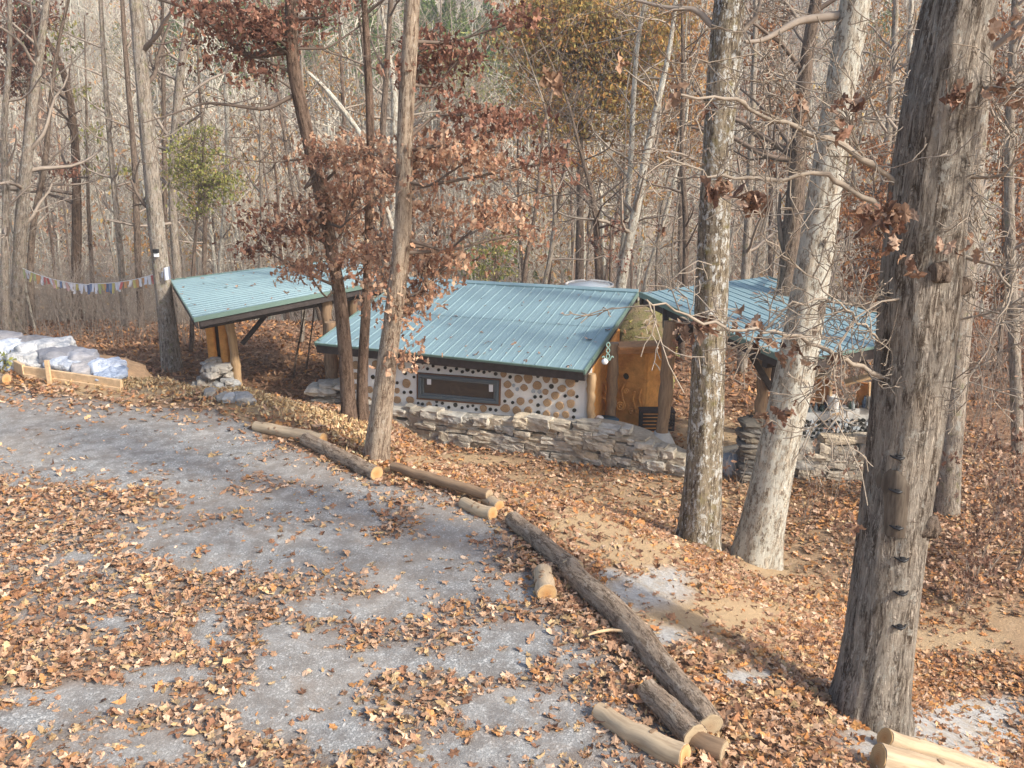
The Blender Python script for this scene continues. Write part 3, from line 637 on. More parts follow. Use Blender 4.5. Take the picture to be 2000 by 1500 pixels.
# ---- cob wall under the porch
cw = [at(1159, 800, 17.35), at(1259, 800, 17.15), at(1290, 800, 17.45)]
ctop = at(1205, 690, 17.2)[2]; cbot = at(1205, 836, 17.0)[2]-.25
cob = empty('cob_wall', (*cw[1][:2], cbot), 'orange clay wall with spiral reliefs and round bottle openings under the porch', 'clay wall')
mb = lumpy_slab(cw[0], cw[1], (cbot, cbot), (ctop, ctop), (0, -1, 0), .22, .03, 5, .05); wf = mb.build('wall', M['cob'], cob)
mb = lumpy_slab(cw[1]+np.array([.005, 0, 0]), cw[2], (cbot, cbot), (ctop, ctop), (.66, -.75, 0), .22, .02, 6, .05); mb.build('return_wall', M['cob'], cob)
rg = np.random.default_rng(4)
for (x, y, r) in ((1168, 733, 8), (1169, 765, 7), (1169, 793, 7)):
    p = at(x, y, 17.30); disc(p, r*17.8/F, (0, -1, 0), .06, 'niche_rim', M['cob'], wf, rg, 18, .03); disc(p+[0, -.012, 0], .62*r*17.8/F, (0, -1, 0), .055, 'bottle_end', M['dark_glass'], wf, rg, 14, .05)
p = at(1223, 735, 17.16); disc(p, .05, (0, -1, 0), .05, 'bottle_end', M['dark_glass'], wf, rg, 14, .03)
def spiral(cx, cy, r0, turns, tail=None, flip=1):
    P = []
    for t_ in np.linspace(0, 1, 40): a = flip*t_*turns*2*math.pi; rr = r0*(1-.85*t_); P.append(at(cx+rr*math.cos(a), cy+rr*math.sin(a), 17.12)+[0, .02, 0])
    if tail: P = [at(*t_, 17.12)+np.array([0, .02, 0]) for t_ in tail]+P
    mb = MB(); tube(mb, P, .022, 6); mb.build('relief_coil', M['cob'], wf)
spiral(1212, 793, 9, 2, [(1222, 745), (1214, 762), (1216, 780)]); spiral(1233, 805, 6, 1.5, [(1240, 765), (1236, 780), (1240, 795)], -1); spiral(1246, 800, 7, 1.8, [(1252, 760), (1248, 778)]); spiral(1222, 765, 5, 1.5, None, -1)
spiral(1185, 765, 9, .7, [(1163, 752), (1172, 745), (1184, 750)], 1); spiral(1188, 795, 8, .8, [(1170, 775), (1180, 780)], 1)
mb = MB(); a, b = at(1203, 683, 16.95), at(1300, 679, 17.1); beam(mb, a, b, .35, .10); mb.build('top_board', M['cedar'], cob, smooth=False)
mb = MB(); beam(mb, a+[0, -.05, .085], b+[0, -.05, .085], .45, .05); mb.build('cap_board', M['cedar'], cob, smooth=False)
# ---- mossy mound behind
pm = at(1255, 640, 20.2); g = tz(pm[0], pm[1])
mb = MB(); rock(mb, (pm[0]-.1, pm[1]+.3, g+.75), (1.5, 1.6, 2.1), np.random.default_rng(2), .3, 16, .12, .15)
m = mat('moss', rough=.95); t = NT(m); f = t.noise(t.coords('obj'), 4, 6, .7); t.color(t.mix(t.ramp(f, [(.38, G0), (.6, G1)]), (.17, .165, .06), (.30, .22, .13))); t.bump(t.noise(t.coords('obj'), 25, 5), .9, .04)
mo = tag(mb.build('moss_mound', m, loc=(pm[0], pm[1], g)), 'rounded mossy earthen mound rising behind the orange clay wall', 'earth mound')
rg = np.random.default_rng(19); vv = mb.v[0]; vv = vv[vv[:, 2] > g+.1]; C = vv[rg.integers(0, len(vv), 420)]+rg.normal(0, .05, (420, 3)); lf = MB(); leaves(lf, C, .09, np.concatenate([pick('floor', 220, rg), pick('yellowpine', 200, rg)]), 'mid', .6, rg); lf.build('leaf_cover', M['litter'], mo, smooth=False)
# ---- round tank behind the ridge
tk = at(1151, 556, 24.); rt = .60; g = tz(tk[0], tk[1]); o = empty('water_tank', (tk[0], tk[1], g), 'round pale tank with a thin metal rim rising behind the cottage ridge', 'tank')
mb = MB(); tube(mb, [(tk[0], tk[1], g), (tk[0], tk[1], tk[2]-.02)], rt, 40, mod=lambda th, L, rr: 1+.02*np.cos(th*20)); mb.build('tank_body', M['tan_wood'], o)
mb = MB(); th_ = np.linspace(0, 2*math.pi, 41); tube(mb, [(tk[0]+rt*1.02*math.cos(a), tk[1]+rt*1.02*math.sin(a), tk[2]) for a in th_], .035, 6, cap=False); mb.build('rim', M['concrete'], o)
mb = MB(); tube(mb, [(tk[0], tk[1], tk[2]-.05), (tk[0], tk[1], tk[2]+.02), (tk[0], tk[1], tk[2]+.09)], [rt*.98, rt*.9, .02], 32); mb.build('lid', M['clear_glass'], o)
# ---- porch pieces: bench, footing, basin, hanging ornament, boulders
bp = at(1283, 842, 16.6); g = bp[2]; o = empty('slatted_crate', (bp[0], bp[1], g), 'dark slatted wooden crate bench standing against the orange wall return', 'crate')
for i in range(5): mb = MB(); beam(mb, bp+[-.30, -.02, .03+i*.07], bp+[.32, .0, .025+i*.07], .025, .045); mb.build('slat', M['black_wood'], o, smooth=False)
for dx in (-.29, .31):
    for dy in (0.02, .3): mb = MB(); beam(mb, bp+[dx, dy, 0], bp+[dx, dy, .36], .04, .04, up=(0, 1, 0)); mb.build('leg', M['black_wood'], o, smooth=False)
mb = MB(); beam(mb, bp+[-.32, .17, .36], bp+[.34, .17, .36], .34, .03); mb.build('top_board', M['black_wood'], o, smooth=False)
fb = hit(1292, 895); ft = at(1293, 843, 16.0)
fz = tz(ft[0], ft[1]); mb = MB(); tube(mb, [(ft[0], ft[1], fz-.2), (ft[0], ft[1], fz+.1), (ft[0], ft[1], ft[2]-.05), (ft[0], ft[1], ft[2])], [.40, .36, .17, .14], 14, mod=lambda th, L, rr: 1+.10*vnoise(np.stack([np.cos(th)*1.3, np.sin(th)*1.3, L*3], -1)))
tag(mb.build('concrete_footing', M['concrete'], loc=(ft[0], ft[1], fz)), 'rough grey concrete footing cone under the tall log post', 'footing')
bb = at(1183, 830, 16.55)
o = empty('basin', tuple(bb), 'shallow blue basin with pale items on the porch floor', 'basin')
mb = MB(); tube(mb, [bb, bb+[0, 0, .03], bb+[0, 0, .11], bb+[0, 0, .115], bb+[0, 0, .06]], [.15, .20, .25, .23, .15], 24); mb.build('bowl', mat('blue_enamel', (.04, .12, .20), .4), o)
mb = MB(); tube(mb, [bb+[-.12, .02, .08], bb+[-.12, .02, .14], bb+[-.12, .02, .17]], [.07, .08, .05], 12); mb.build('jar', M['white'], o)
hb = at(1188, 668, 16.1); o = empty('hanging_ornament', tuple(hb), 'pale green twisted ornament with a glass ball hanging at the cottage roof corner', 'ornament')
mt = mat('verdigris', (.30, .45, .38), .5)
for sgn in (1, -1): mb = MB(); tube(mb, [hb+[sgn*.03*math.sin(t_*9), 0, -t_*.3] for t_ in np.linspace(0, 1, 16)]+[hb+[sgn*.10*t_, 0, -.3-.04*math.sin(t_*6)] for t_ in np.linspace(.2, 1, 8)], .011, 6); mb.build('scroll', mt, o)
mb = MB(); rock(mb, hb+[-.05, 0, -.36], (.09, .09, .09), rg, 0, 6, 0, 0); mb.build('glass_ball', M['white'], o)
for i, (px, py, sz, lab) in enumerate([(1327, 916, (.32, .3, .30), 'squarish grey boulder at the right end of the porch wall'), (1296, 917, (.30, .25, .16), 'flat grey stone lying left of the squarish boulder'),
        (1428, 928, (.42, .35, .34), 'big rounded boulder ending the low stone wall beside the lichened trunk'), (1372, 905, (.3, .3, .22), 'dull boulder between the two stone walls')]):
    p = hit(px, py); mb = MB(); rock(mb, (p[0], p[1]+.12, p[2]+sz[2]*.38), sz, np.random.default_rng(40+i), .4*i, 7, .2, .5)
    tag(mb.build('boulder', M['stone_grey'], loc=p), lab, 'boulder', 'boulders by the stone walls')

# ---- left shelter
q = RC['left']; p1 = hit(468, 762); nn = RN['left']
ls = empty('open_shelter', (*p1[:2], p1[2]), 'open shelter with tilted teal metal roof, peeled log post and black brace, left of cottage', 'shelter')
roof('left', ls, .23, [(0, 1, 0)], False)
def under(q, nn, x, y, d=.17): return (np.dot(q[0], nn)-nn[0]*x-nn[1]*y)/nn[2]-d
top = at(446, 617, p1[1]); rough_post(p1-[0, 0, .1], [top[0], p1[1], under(q, nn, top[0], p1[1])+.03], .105, M['post'], 'log_post', ls, 7)
mb = MB(); a, b = at(473, 672, p1[1]), at(533, 598, p1[1]+.45); beam(mb, a, b, .10, .20, up=(0, -1, 0)); mb.build('brace', M['black_wood'], ls, smooth=False)
for px, yy in ((652, 20.0), (702, 22.0)):
    x = (px-1000)/F*(yy*1.06); g = tz(x, yy); rough_post([x, yy, g-.1], [x, yy, under(q, nn, x, yy)], .11, M['post_dark'], 'log_post', ls, px)
mb = MB(); a, b = at(652, 640, 20.0), at(622, 588, 20.0); beam(mb, a, b, .10, .16, up=(0, -1, 0)); mb.build('brace', M['black_wood'], ls, smooth=False)
mb = MB(); a = RC['left'][0]*.96+RC['left'][3]*.04; a = uvp(q, .10, .03); b = uvp(q, .10, .97); beam(mb, a-nn*.27, b-nn*.27, .12, .16, up=nn); mb.build('main_beam', M['black_wood'], ls, smooth=False)
# orange panel with a niche, on a stone base
c0 = p1+[-.42, .1, 0]; o = empty('cob_column', (*c0[:2], c0[2]), 'orange clay column with dark bottles standing on the stone heap of the open shelter', 'clay column')
za, zb_ = at(430, 745, p1[1])[2], at(430, 632, p1[1])[2]
a, b = at(407, 700, p1[1]+.1), at(446, 700, p1[1]+.05)
mid1, mid2 = a+(b-a)*.36, a+(b-a)*.62
for u, v, z0_, z1_ in ((a, mid1, za-.3, zb_), (mid2, b, za-.3, zb_+.12)):
    mb = lumpy_slab(u, v, (z0_, z0_), (z1_, z1_), (0, -1, 0), .35, .02, 9, .05); mb.build('panel', M['cob'], o)
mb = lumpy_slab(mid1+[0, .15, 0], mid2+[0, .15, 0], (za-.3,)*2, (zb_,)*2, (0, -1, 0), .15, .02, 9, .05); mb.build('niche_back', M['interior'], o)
rg = np.random.default_rng(12)
for i in range(7): p = mid1+(mid2-mid1)*rg.random(); disc(np.array([p[0], p[1]+.05, za+.05+i*.07]), .035, (0, -1, 0), .12, 'bottle_end', M['dark_glass'] if i % 3 else M['clear_glass'], o, rg, 10, .02)
sb = np.array([(a[0]+b[0])/2, p1[1], 0]); sb[2] = tz(sb[0], sb[1]); o = empty('stone_heap', tuple(sb), 'mortared grey stone heap carrying the orange clay column', 'stone base')
mb = MB(); 
for k_ in range(46):
    t_ = rg.random(); zz = t_*.85; sp = (1-.62*t_)*.42; rock(mb, (a[0]*.5+b[0]*.5+rg.uniform(-1, 1)*sp, p1[1]+rg.uniform(-.3, .2)-.05, sb[2]+zz*.72+.04), (rg.uniform(.18, .36), .28, rg.uniform(.1, .2)), rg, rg.random()*3, 4, .2, .45)
mb.build('stonework', M['stone_grey'], o, smooth=False)
for i, (px, py, s_) in enumerate(((455, 782, .2), (485, 770, .25), (478, 786, .26), (505, 775, .16), (440, 780, .18), (412, 772, .18))):
    p = hit(px, py); mb = MB(); rock(mb, (p[0], p[1], p[2]+s_*.2), (s_*1.3, s_, s_*.6), np.random.default_rng(60+i), i, 6, .2, .4)
    tag(mb.build('stone', M['stone_grey'], loc=p), 'loose grey fieldstone on the ground around the peeled log post of the open shelter', 'stone', 'loose stones round the log post')

# ---- right shelter
q = RC['right']; nn = RN['right']
ftz = ft[2]
rs = empty('porch_shelter', (q[0][0]+.8, 15.5, tz(q[0][0]+.8, 15.5)), 'tilted teal metal roof shelter on log posts at the right of the cottage', 'shelter')
roof('right', rs, .22, [(0, 1, 0)], False)
rough_post([ft[0], ft[1], ft[2]-.02], [ft[0]+.06, ft[1]+.0, .62], .12, M['post_dark'], 'log_post', rs, 31)
for px, yb, y0_, r_, mt in ((1485, 15.2, 820, .11, 'post_dark'), (1709, 15.0, 795, .075, 'post')):
    p = at(px, y0_, yb); rough_post([p[0], yb, min(p[2], tz(p[0], yb)+.6)], [p[0], yb, under(q, nn, p[0], yb)], r_, M[mt], 'log_post', rs, px)
for a, b, w_ in (((1452, 668, 15.0), (1508, 762, 15.0), .16), ((1316, 672, 16.2), (1358, 636, 16.0), .18), ((1712, 742, 14.8), (1680, 700, 14.6), .10), ((1300, 600, 16.2), (1300, 640, 16.2), .12)):
    mb = MB(); beam(mb, at(*a), at(*b), .10, w_, up=(0, -1, 0)); mb.build('brace', M['black_wood'], rs, smooth=False)
for u in (.12, .85):
    mb = MB(); beam(mb, uvp(q, u, .05)-nn*.26, uvp(q, u, .95)-nn*.26, .12, .15, up=nn); mb.build('main_beam', M['black_wood'], rs, smooth=False)
mb = MB(); beam(mb, uvp(q, .03, .17)-nn*.26, uvp(q, .97, .17)-nn*.26, .12, .15, up=nn); mb.build('main_beam', M['black_wood'], rs, smooth=False)
p = at(1480, 822, 15.1); g = tz(p[0], p[1]); o = empty('stone_pier', (p[0], p[1], g), 'dark stone pier of stacked slabs seen between the two pale leaning trunks', 'stone pier')
mb = MB(); z = g-.05
while z < p[2]:
    for i in range(2): rock(mb, (p[0]+rg.normal(0, .04)+(i-.5)*.2, p[1], z+.05), (.34, .42, .12), rg, rg.normal(0, .2), 4, .15, .6)
    z += .095
M['stone_dark'] = colmat('dark_stone', .9, (.15, .135, .115), 8, .3, .03)
mb.build('stonework', M['stone_dark'], o, smooth=False)
rwp = [hit(1404, 915), hit(1480, 925), hit(1570, 932), hit(1660, 936), hit(1780, 935)]
tops = [886, 872, 862, 856, 852]; line = []
for p, px, ty in zip(rwp, (1404, 1480, 1570, 1660, 1780), tops): T_ = at(px, ty, p[1]); line.append((T_[0], T_[1], T_[2]))
o = empty('stone_wall', (line[2][0], line[2][1], rwp[2][2]), 'long mossy stone retaining wall in front of the bottle counter', 'stone wall')
mb = MB(); stone_course(mb, line, 33, .4, hs=(.10, .2), ls=(.16, .55)); mb.build('stonework', [M['stone'], M['mortar']], o, smooth=False)
# bottle counter with shelves
cy = line[2][1]+.12; ka, kb = at(1560, 800, cy), at(1716, 800, cy+.15)
zt0, zt1 = at(1565, 812, cy)[2], at(1712, 800, cy)[2]; zb0 = at(1600, 868, cy)[2]
kc = empty('bottle_counter', (*((ka+kb)/2)[:2], zb0), 'white plastered counter studded with dark bottle ends under the right roof', 'counter')
mb = lumpy_slab(ka, kb, (zb0, zb0), (zt0, zt1), (0, -1, 0), .3, .03, 4, .06); kw = mb.build('wall', M['concrete'], kc)
kn = np.array([(kb-ka)[1], -(kb-ka)[0], 0]); kn /= np.linalg.norm(kn); rg = np.random.default_rng(14); cnt = 0
for row in range(6):
    for c_i in range(15):
        u = (c_i+.5*(row % 2)+rg.normal(0, .14)+.3)/15.4; p = ka+(kb-ka)*u; z = zb0+.04+row*.075+rg.normal(0, .01)
        if z > zt0-.04 or cnt > 95: continue
        disc(np.array([p[0], p[1], z]), rg.uniform(.022, .034), kn, .035, 'bottle_end', M['dark_glass'] if rg.random() < .75 else M['clear_glass'], kw, rg, 10, .02); cnt += 1
for px in (1630, 1708): p = at(px, 790, cy+.05); mb = lumpy_slab(p-[.08, 0, 0], p+[.07, 0, 0], (zt1-.02,)*2, (at(px, 779, cy)[2],)*2, (0, -1, 0), .22, .02, px, .04); mb.build('end_post', M['plaster'], kc)
for (x0, x1, y0, y1) in ((1592, 1621, 741, 803), (1673, 1698, 747, 790)):
    a, b = at(x0, y1, cy+.32), at(x1, y1, cy+.2); mb = MB(); box_between(a, b, a[2], at(x0, y0, cy+.3)[2], a[2], at(x0, y0, cy+.3)[2], (0, -1, 0), .05, mb); mb.build('side_panel', M['cedar'], kc, smooth=False)
    mb = MB(); beam(mb, at(x1+1, y1, cy+.18), at(x1+1, y0, cy+.18), .05, .05, up=(0, 1, 0)); mb.build('upright', M['tan_wood'], kc, smooth=False)
for a, b in (((1570, 739), (1623, 729)), ((1650, 747), (1704, 733)), ((1560, 811), (1640, 803))):
    mb = MB(); beam(mb, at(*a, cy+.3), at(*b, cy+.2), .3, .04); mb.build('shelf', M['tan_wood'], kc, smooth=False)
for i in range(16):
    px = rg.uniform(1572, 1614) if i < 9 else rg.uniform(1648, 1692); py = 806 if i < 9 else 802
    p = at(px, py, cy+rg.uniform(.05, .25)); p[2] = zt1 if i >= 9 else zt0; hh = rg.uniform(.10, .2)
    mb = MB(); tube(mb, [p, p+[0, 0, hh*.55], p+[0, 0, hh*.75], p+[0, 0, hh]], [.036, .036, .014, .013], 10)
    gl = [(.02, .05, .03), (.03, .06, .12), (.25, .28, .28), (.05, .03, .02)][i % 4]
    k_ = 'bottle_col%d' % (i % 4)
    if k_ not in M: M[k_] = mat(k_, gl, .12, 0, .6)
    tag(mb.build('bottle', M[k_], loc=p), 'small glass bottle crowded with others on the white bottle counter', 'bottle', 'bottles on the counter')

# ------------------------------------------------------------------ trees
def grow(out, rng, p, d, L, r, lev, mx, up=.12, jit=.22, kids=5, seg=None):
    n = max(3, int(L/(seg or .35*(1 if lev else 1.6)))); n = min(n, 9); P = [np.array(p, float)]; d = np.array(d, float); d /= np.linalg.norm(d)
    for i in range(n):
        d = d+rng.normal(0, jit, 3)+np.array([0, 0, up]); d /= np.linalg.norm(d); P.append(P[-1]+d*L/n)
    P = np.array(P); rr = r*np.linspace(1, .35, n+1); out.append((P, rr, lev))
    if lev < mx:
        for i in range(kids):
            t = rng.uniform(.2, 1); k = t*n; j = min(int(k), n-1); q = P[j]*(1-(k-j))+P[j+1]*(k-j); dd = P[j+1]-P[j]; dd /= np.linalg.norm(dd)
            s = rng.normal(size=3); s -= dd*(s@dd); s /= np.linalg.norm(s)+1e-9; nd = dd*.75+s*.8
            grow(out, rng, q, nd, L*rng.uniform(.35, .65)*(1.1-.5*t), max(r*(1-.6*t)*.55, .004), lev+1, mx, up, jit, max(2, kids-1), seg)
def add_branches(mb, out, kk=(6, 4, 3, 3, 3), rmin=.004):
    for P, rr, lev in out: tube(mb, P, np.maximum(rr, rmin), kk[min(lev, 4)], cap=False)
def knobbly(seed, fl=0., rough=.05, lob=5):
    o = seed*7.7
    def f(th, L, rr):
        a = 1+rough*vnoise(np.stack([np.cos(th)*2.2+o, np.sin(th)*2.2, L*1.1], -1))+rough*.8*vnoise(np.stack([np.cos(th)*7+o, np.sin(th)*7, L*1.6], -1))
        return a+fl*np.exp(-np.maximum(L-.1, 0)/.28)*(.55+.45*np.sin(th*lob+o+vnoise(np.stack([np.cos(th)+o, np.sin(th), L], -1))*2))
    return f
def limb_px(pts, Y, dY=0.):            # branch through pixels, at depth Y drifting by dY
    n = len(pts); return np.array([at(px, py, Y+dY*i/(n-1)) for i, (px, py, *_) in enumerate(pts)])
def twigs_along(out, rng, P, L, n, r=.008, mx=1, up=.05, kids=3):
    for _ in range(n):
        t = rng.uniform(.1, 1)*(len(P)-1); j = min(int(t), len(P)-2); q = P[j]*(1-(t-j))+P[j+1]*(t-j); dd = P[j+1]-P[j]; dd /= np.linalg.norm(dd)+1e-9; s = rng.normal(size=3)
        grow(out, rng, q, dd*.6+s*.5, L*rng.uniform(.4, 1.1), r, 2, 2+mx, up, .3, kids)
def clump(mb, rng, c, rad, n, size, pal, kind='mid', tilt=1.2):
    P = np.array(c)+rng.normal(0, 1, (n, 3))*np.array(rad)*.5; leaves(mb, P, size*np.exp(rng.normal(0, .22, n)), pick(pal, n, rng), kind, tilt, rng)
def tree(name, label, pts, mt, Y=None, top=11., twig='twig', nl=14, limbL=2.2, k=14, rough=.05, fl=.25, seed=1, step=.15, group=None, lo=.3, base=True, mx=3, extra=None, cat='tree', kids=4, dY=0.):
    """pts: (px, py, width_px) from the base up"""
    rng = np.random.default_rng(seed)
    if Y is None: b = hit(pts[0][0], pts[0][1]); Y = b[1]
    P = [at(px, py, Y+dY*i/max(1, len(pts)-1)) for i, (px, py, _) in enumerate(pts)]
    rad = [wd/2*((p[1])*cp-(p[2]-H)*sp_)/F for p, (_, _, wd) in zip(P, pts)]
    z0 = tz(P[0][0], P[0][1])
    if P[0][2] > z0+.15 and base:       # base hidden in the photo: run down to the ground
        d = P[0]-P[1]; d = d/abs(d[2]) if abs(d[2]) > .1 else np.array([0, 0, -1.]); L = P[0][2]-z0; q_ = P[0]+np.array([d[0]*.4, 0, -1])*L; P = [q_]+P; rad = [rad[0]*1.15]+rad
    g0 = P[0].copy(); g0[2] = tz(g0[0], g0[1]); P = [P[0]-np.array([0, 0, .15])]+P; rad = [rad[0]]+rad
    d = P[-1]-P[-2]; d /= np.linalg.norm(d); hgt = g0[2]+top-P[-1][2]
    if hgt > .5:
        d2 = d*.7+np.array([0, 0, .3]); d2 /= np.linalg.norm(d2); m1 = P[-1]+d2*hgt*.5+rng.normal(0, .15, 3)*[1, 1, 0]; m2 = m1+d2*hgt*.5+rng.normal(0, .3, 3)*[1, 1, 0]; r_ = rad[-1]; P += [m1, m2]; rad += [r_*.7, r_*.25]
    o = empty(name, g0, label, cat, group)
    Q, rq = resample(P, rad, step); mb = MB(); tube(mb, Q, rq, k, mod=knobbly(seed, fl, rough)); tr = mb.build('trunk', M[mt], o)
    out = []; zz = Q[:, 2]; z_lo = g0[2]+(Q[-1][2]-g0[2])*lo
    for i in range(nl):
        zt_ = rng.uniform(z_lo, Q[-1][2]-.2); j = int(np.argmin(abs(zz-zt_))); a = rng.uniform(0, 2*math.pi); r_ = min(rq[j]*.45, .07)
        grow(out, rng, Q[j], (math.cos(a), math.sin(a)*.8, rng.uniform(.1, .8)), limbL*rng.uniform(.5, 1.25), r_, 1, mx, .07, .2, kids)
    if extra: extra(out, rng, Y)
    if out: mb = MB(); add_branches(mb, out); mb.build('crown', M[twig], o)
    return o, Q, rq

# -- the big near oak on the right
def ex_big(out, rng, Y):
    for pts, r0, r1, dY in (([(1765, 372), (1690, 312), (1600, 262), (1480, 226), (1440, 190), (1330, 185)], .035, .012, -.7), ([(1735, 418), (1665, 372), (1610, 340), (1480, 352), (1420, 346), (1340, 330), (1300, 306)], .03, .008, -.5),
        ([(1800, 775), (1700, 728), (1620, 688), (1560, 655), (1500, 645), (1400, 636), (1290, 600), (1262, 585)], .032, .008, -1.), ([(1760, 600), (1690, 600), (1590, 586), (1535, 590), (1500, 640)], .016, .006, -.4),
        ([(1830, 590), (1770, 570), (1700, 600), (1650, 650), (1630, 740), (1625, 900)], .016, .005, -.6),
        ([(1600, 262), (1570, 215), (1540, 160), (1470, 95)], .014, .006, -.4), ([(1690, 312), (1660, 240), (1700, 180)], .012, .004, -.3), ([(1850, 330), (1930, 350), (2010, 300)], .03, .01, -.4),
        ([(1880, 500), (1935, 505), (1975, 570), (1940, 660), (1890, 760)], .02, .007, -.5), ([(1840, 640), (1930, 610), (2020, 590)], .016, .008, -.3), ([(1870, 120), (1950, 180), (2020, 160)], .03, .01, -.5), ([(1750, 700), (1690, 640), (1600, 560), (1480, 450)], .014, .005, -.8)):
        P, r_ = resample(limb_px(pts, Y, dY), np.linspace(r0, r1, len(pts))*.66, .09); P[1:-1] += rng.normal(0, .014, (len(P)-2, 3)); out.append((P, r_*(1+.12*rng.normal(size=len(r_))), 0)); twigs_along(out, rng, P, .6, 17, .006, 2, .03, 3)
    global BIGY; BIGY = Y
o, Qb, rb = tree('oak_tree', 'massive near oak with rugged grey bark, long scar and dark pegs, beside white sand', [(1695, 1405, 150), (1712, 1280, 138), (1735, 1120, 130), (1752, 960, 128), (1768, 850, 140), (1785, 700, 146), (1800, 500, 148), (1832, 250, 140), (1868, 0, 132)],
    'bark_big', None, 9.5, 'twig_pale', 9, 1.6, 72, .055, .30, 3, .05, lo=.62, extra=ex_big)
BY = BIGY
# bark plates need finer relief close to the camera: scar, knot and pegs
def on_trunk(Q, rq, px, py, out=0.):    # point on a trunk's camera-facing side
    d = ray(px, py); d /= np.linalg.norm(d); c = CAM+d*(Q[:, 1].mean()/d[1]); j = int(np.argmin(np.abs(Q[:, 2]-c[2]))); off = np.clip((c[0]-Q[j][0])/rq[j], -.95, .95); return np.array([c[0], Q[j][1]-rq[j]*math.sqrt(1-off*off)-out, c[2]]), off
mb = MB(); sp = []
for py, hw in ((908, 8), (918, 22), (940, 32), (970, 30), (1005, 27), (1035, 22), (1055, 15), (1070, 6)):
    sp.append([on_trunk(Qb, rb, 1737+hw*u, py, -.006+.035*(1-abs(u)**4))[0] for u in (-1, -.5, 0, .5, 1)])
sp = np.array(sp); f = (np.arange(5)[:, None]*5+np.arange(4)[None]); mb.add(sp.reshape(-1, 3), np.stack([f, f+5, f+6, f+1], -1).reshape(-1, 4)[:, ::-1]); Bk = sp+np.array([0, .03, 0]); mb.add(Bk.reshape(-1, 3), np.stack([f, f+1, f+6, f+5], -1).reshape(-1, 4)[:, ::-1])
mb.build('scar', M['scar'], o)
for py in (883, 947, 1016, 1076, 1140, 1204):
    p, _ = on_trunk(Qb, rb, 1745+4*math.sin(py), py, 0.); mb = MB(); tube(mb, [p+[-.055, .005, .006], p+[-.03, -.03, 0], p+[0, -.042, -.006], p+[.03, -.03, 0], p+[.055, .005, .006]], [.006, .009, .011, .009, .006], 8); rock(mb, p+[0, -.015, .006], (.035, .045, .022), np.random.default_rng(1), 0, 3, .1, .5); mb.build('step_peg', M['black'], o)
for px, py, s_ in ((1812, 1028, .11), (1820, 525, .10), (1880, 560, .09)):
    p, _ = on_trunk(Qb, rb, px, py); mb = MB(); rock(mb, p, (s_*1.3, s_, s_*1.2), np.random.default_rng(px), .3, 8, .35, .1); mb.build('knot', M['bark_dark'], o)
mb = MB(); rg = np.random.default_rng(31)
for px, py, n_, sp_r in ((1470, 392, 34, 26), (1415, 362, 12, 18), (1392, 372, 16, 18), (1740, 432, 40, 34), (1695, 425, 22, 24), (1742, 480, 6, 16), (1560, 200, 5, 14), (1545, 205, 4, 10), (1640, 215, 8, 26), (1670, 200, 7, 20), (1640, 255, 6, 14), (1712, 145, 3, 8), (1330, 190, 6, 20), (1385, 215, 4, 10), (1445, 640, 12, 30), (1480, 660, 9, 18), (1545, 690, 14, 26), (1540, 800, 12, 26), (1500, 820, 8, 20), (1290, 450, 6, 14), (1380, 640, 12, 26), (1335, 650, 8, 22), (1860, 190, 16, 22), (1955, 170, 14, 24), (1985, 200, 12, 24), (1960, 60, 8, 30), (1880, 480, 6, 20), (1670, 1030, 6, 12), (1320, 690, 5, 16), (1615, 700, 5, 22), (1850, 480, 4, 14), (1780, 520, 6, 24), (1220, 130, 4, 10), (1070, 150, 4, 8), (1100, 170, 5, 12)):
    Y_ = BY-rg.uniform(.3, .7); c = at(px, py, Y_); r_ = sp_r*Y_/F; clump(mb, rg, c, (r_*1.3, .08, r_), n_, .10, 'dry', 'oak', 1.3)
mb.build('foliage', M['leaf'], o, smooth=False)

# -- the two mid trunks
def ex2(out, rng, Y):
    for pts, r0, r1, dY in (([(1640, 30), (1560, 40), (1520, 62), (1490, 80), (1455, 82)], .055, .02, -.3), ([(1560, 40), (1540, 10), (1510, -20)], .025, .01, .2)):
        P, r_ = resample(limb_px(pts, Y, dY), np.linspace(r0, r1, len(pts)), .1); out.append((P, r_, 0)); twigs_along(out, rng, P, .9, 8, .01, 2)
t2 = tree('leaning_oak', 'pale leaning trunk with whitish bark, right of the lichen flecked trunk', [(1472, 1092, 92), (1490, 1020, 82), (1515, 900, 76), (1560, 700, 74), (1592, 500, 68), (1622, 300, 62), (1645, 150, 58), (1672, 0, 58)], 'bark_pale', None, 11, 'twig', 8, 2, 48, .04, .28, 5, .07, lo=.72, extra=ex2)
M_ = MB(); 
for i, (px, py, s_) in enumerate(((1595, 600, .12), (1580, 640, .07), (1600, 470, .05))):
    p, _ = on_trunk(t2[1], t2[2], px, py); mb = MB(); rock(mb, p+[0, .02, 0], (s_, .07, s_*1.6), np.random.default_rng(i), .2, 6, .35, .1); mb.build('knot', M['bark_dark'], t2[0])
def ex3(out, rng, Y):
    for pts, r0, r1, dY in (([(1400, 60), (1360, 18), (1300, 15), (1240, 0)], .045, .015, .3), ([(1440, 70), (1480, 30), (1490, -20)], .04, .02, 0), ([(1395, 330), (1330, 300), (1270, 290)], .02, .006, -.4)):
        P, r_ = resample(limb_px(pts, Y, dY), np.linspace(r0, r1, len(pts)), .1); out.append((P, r_, 0)); twigs_along(out, rng, P, .9, 9, .01, 2)
tree('lichen_oak', 'straight trunk flecked with white lichen, mossy dark foot, left of the leaning trunk', [(1364, 1064, 82), (1372, 960, 72), (1380, 800, 66), (1388, 600, 62), (1397, 400, 60), (1408, 200, 58), (1418, 60, 62), (1425, 0, 60)], 'bark_lichen', None, 10.5, 'twig', 9, 2, 48, .05, .25, 6, .07, lo=.7, extra=ex3)

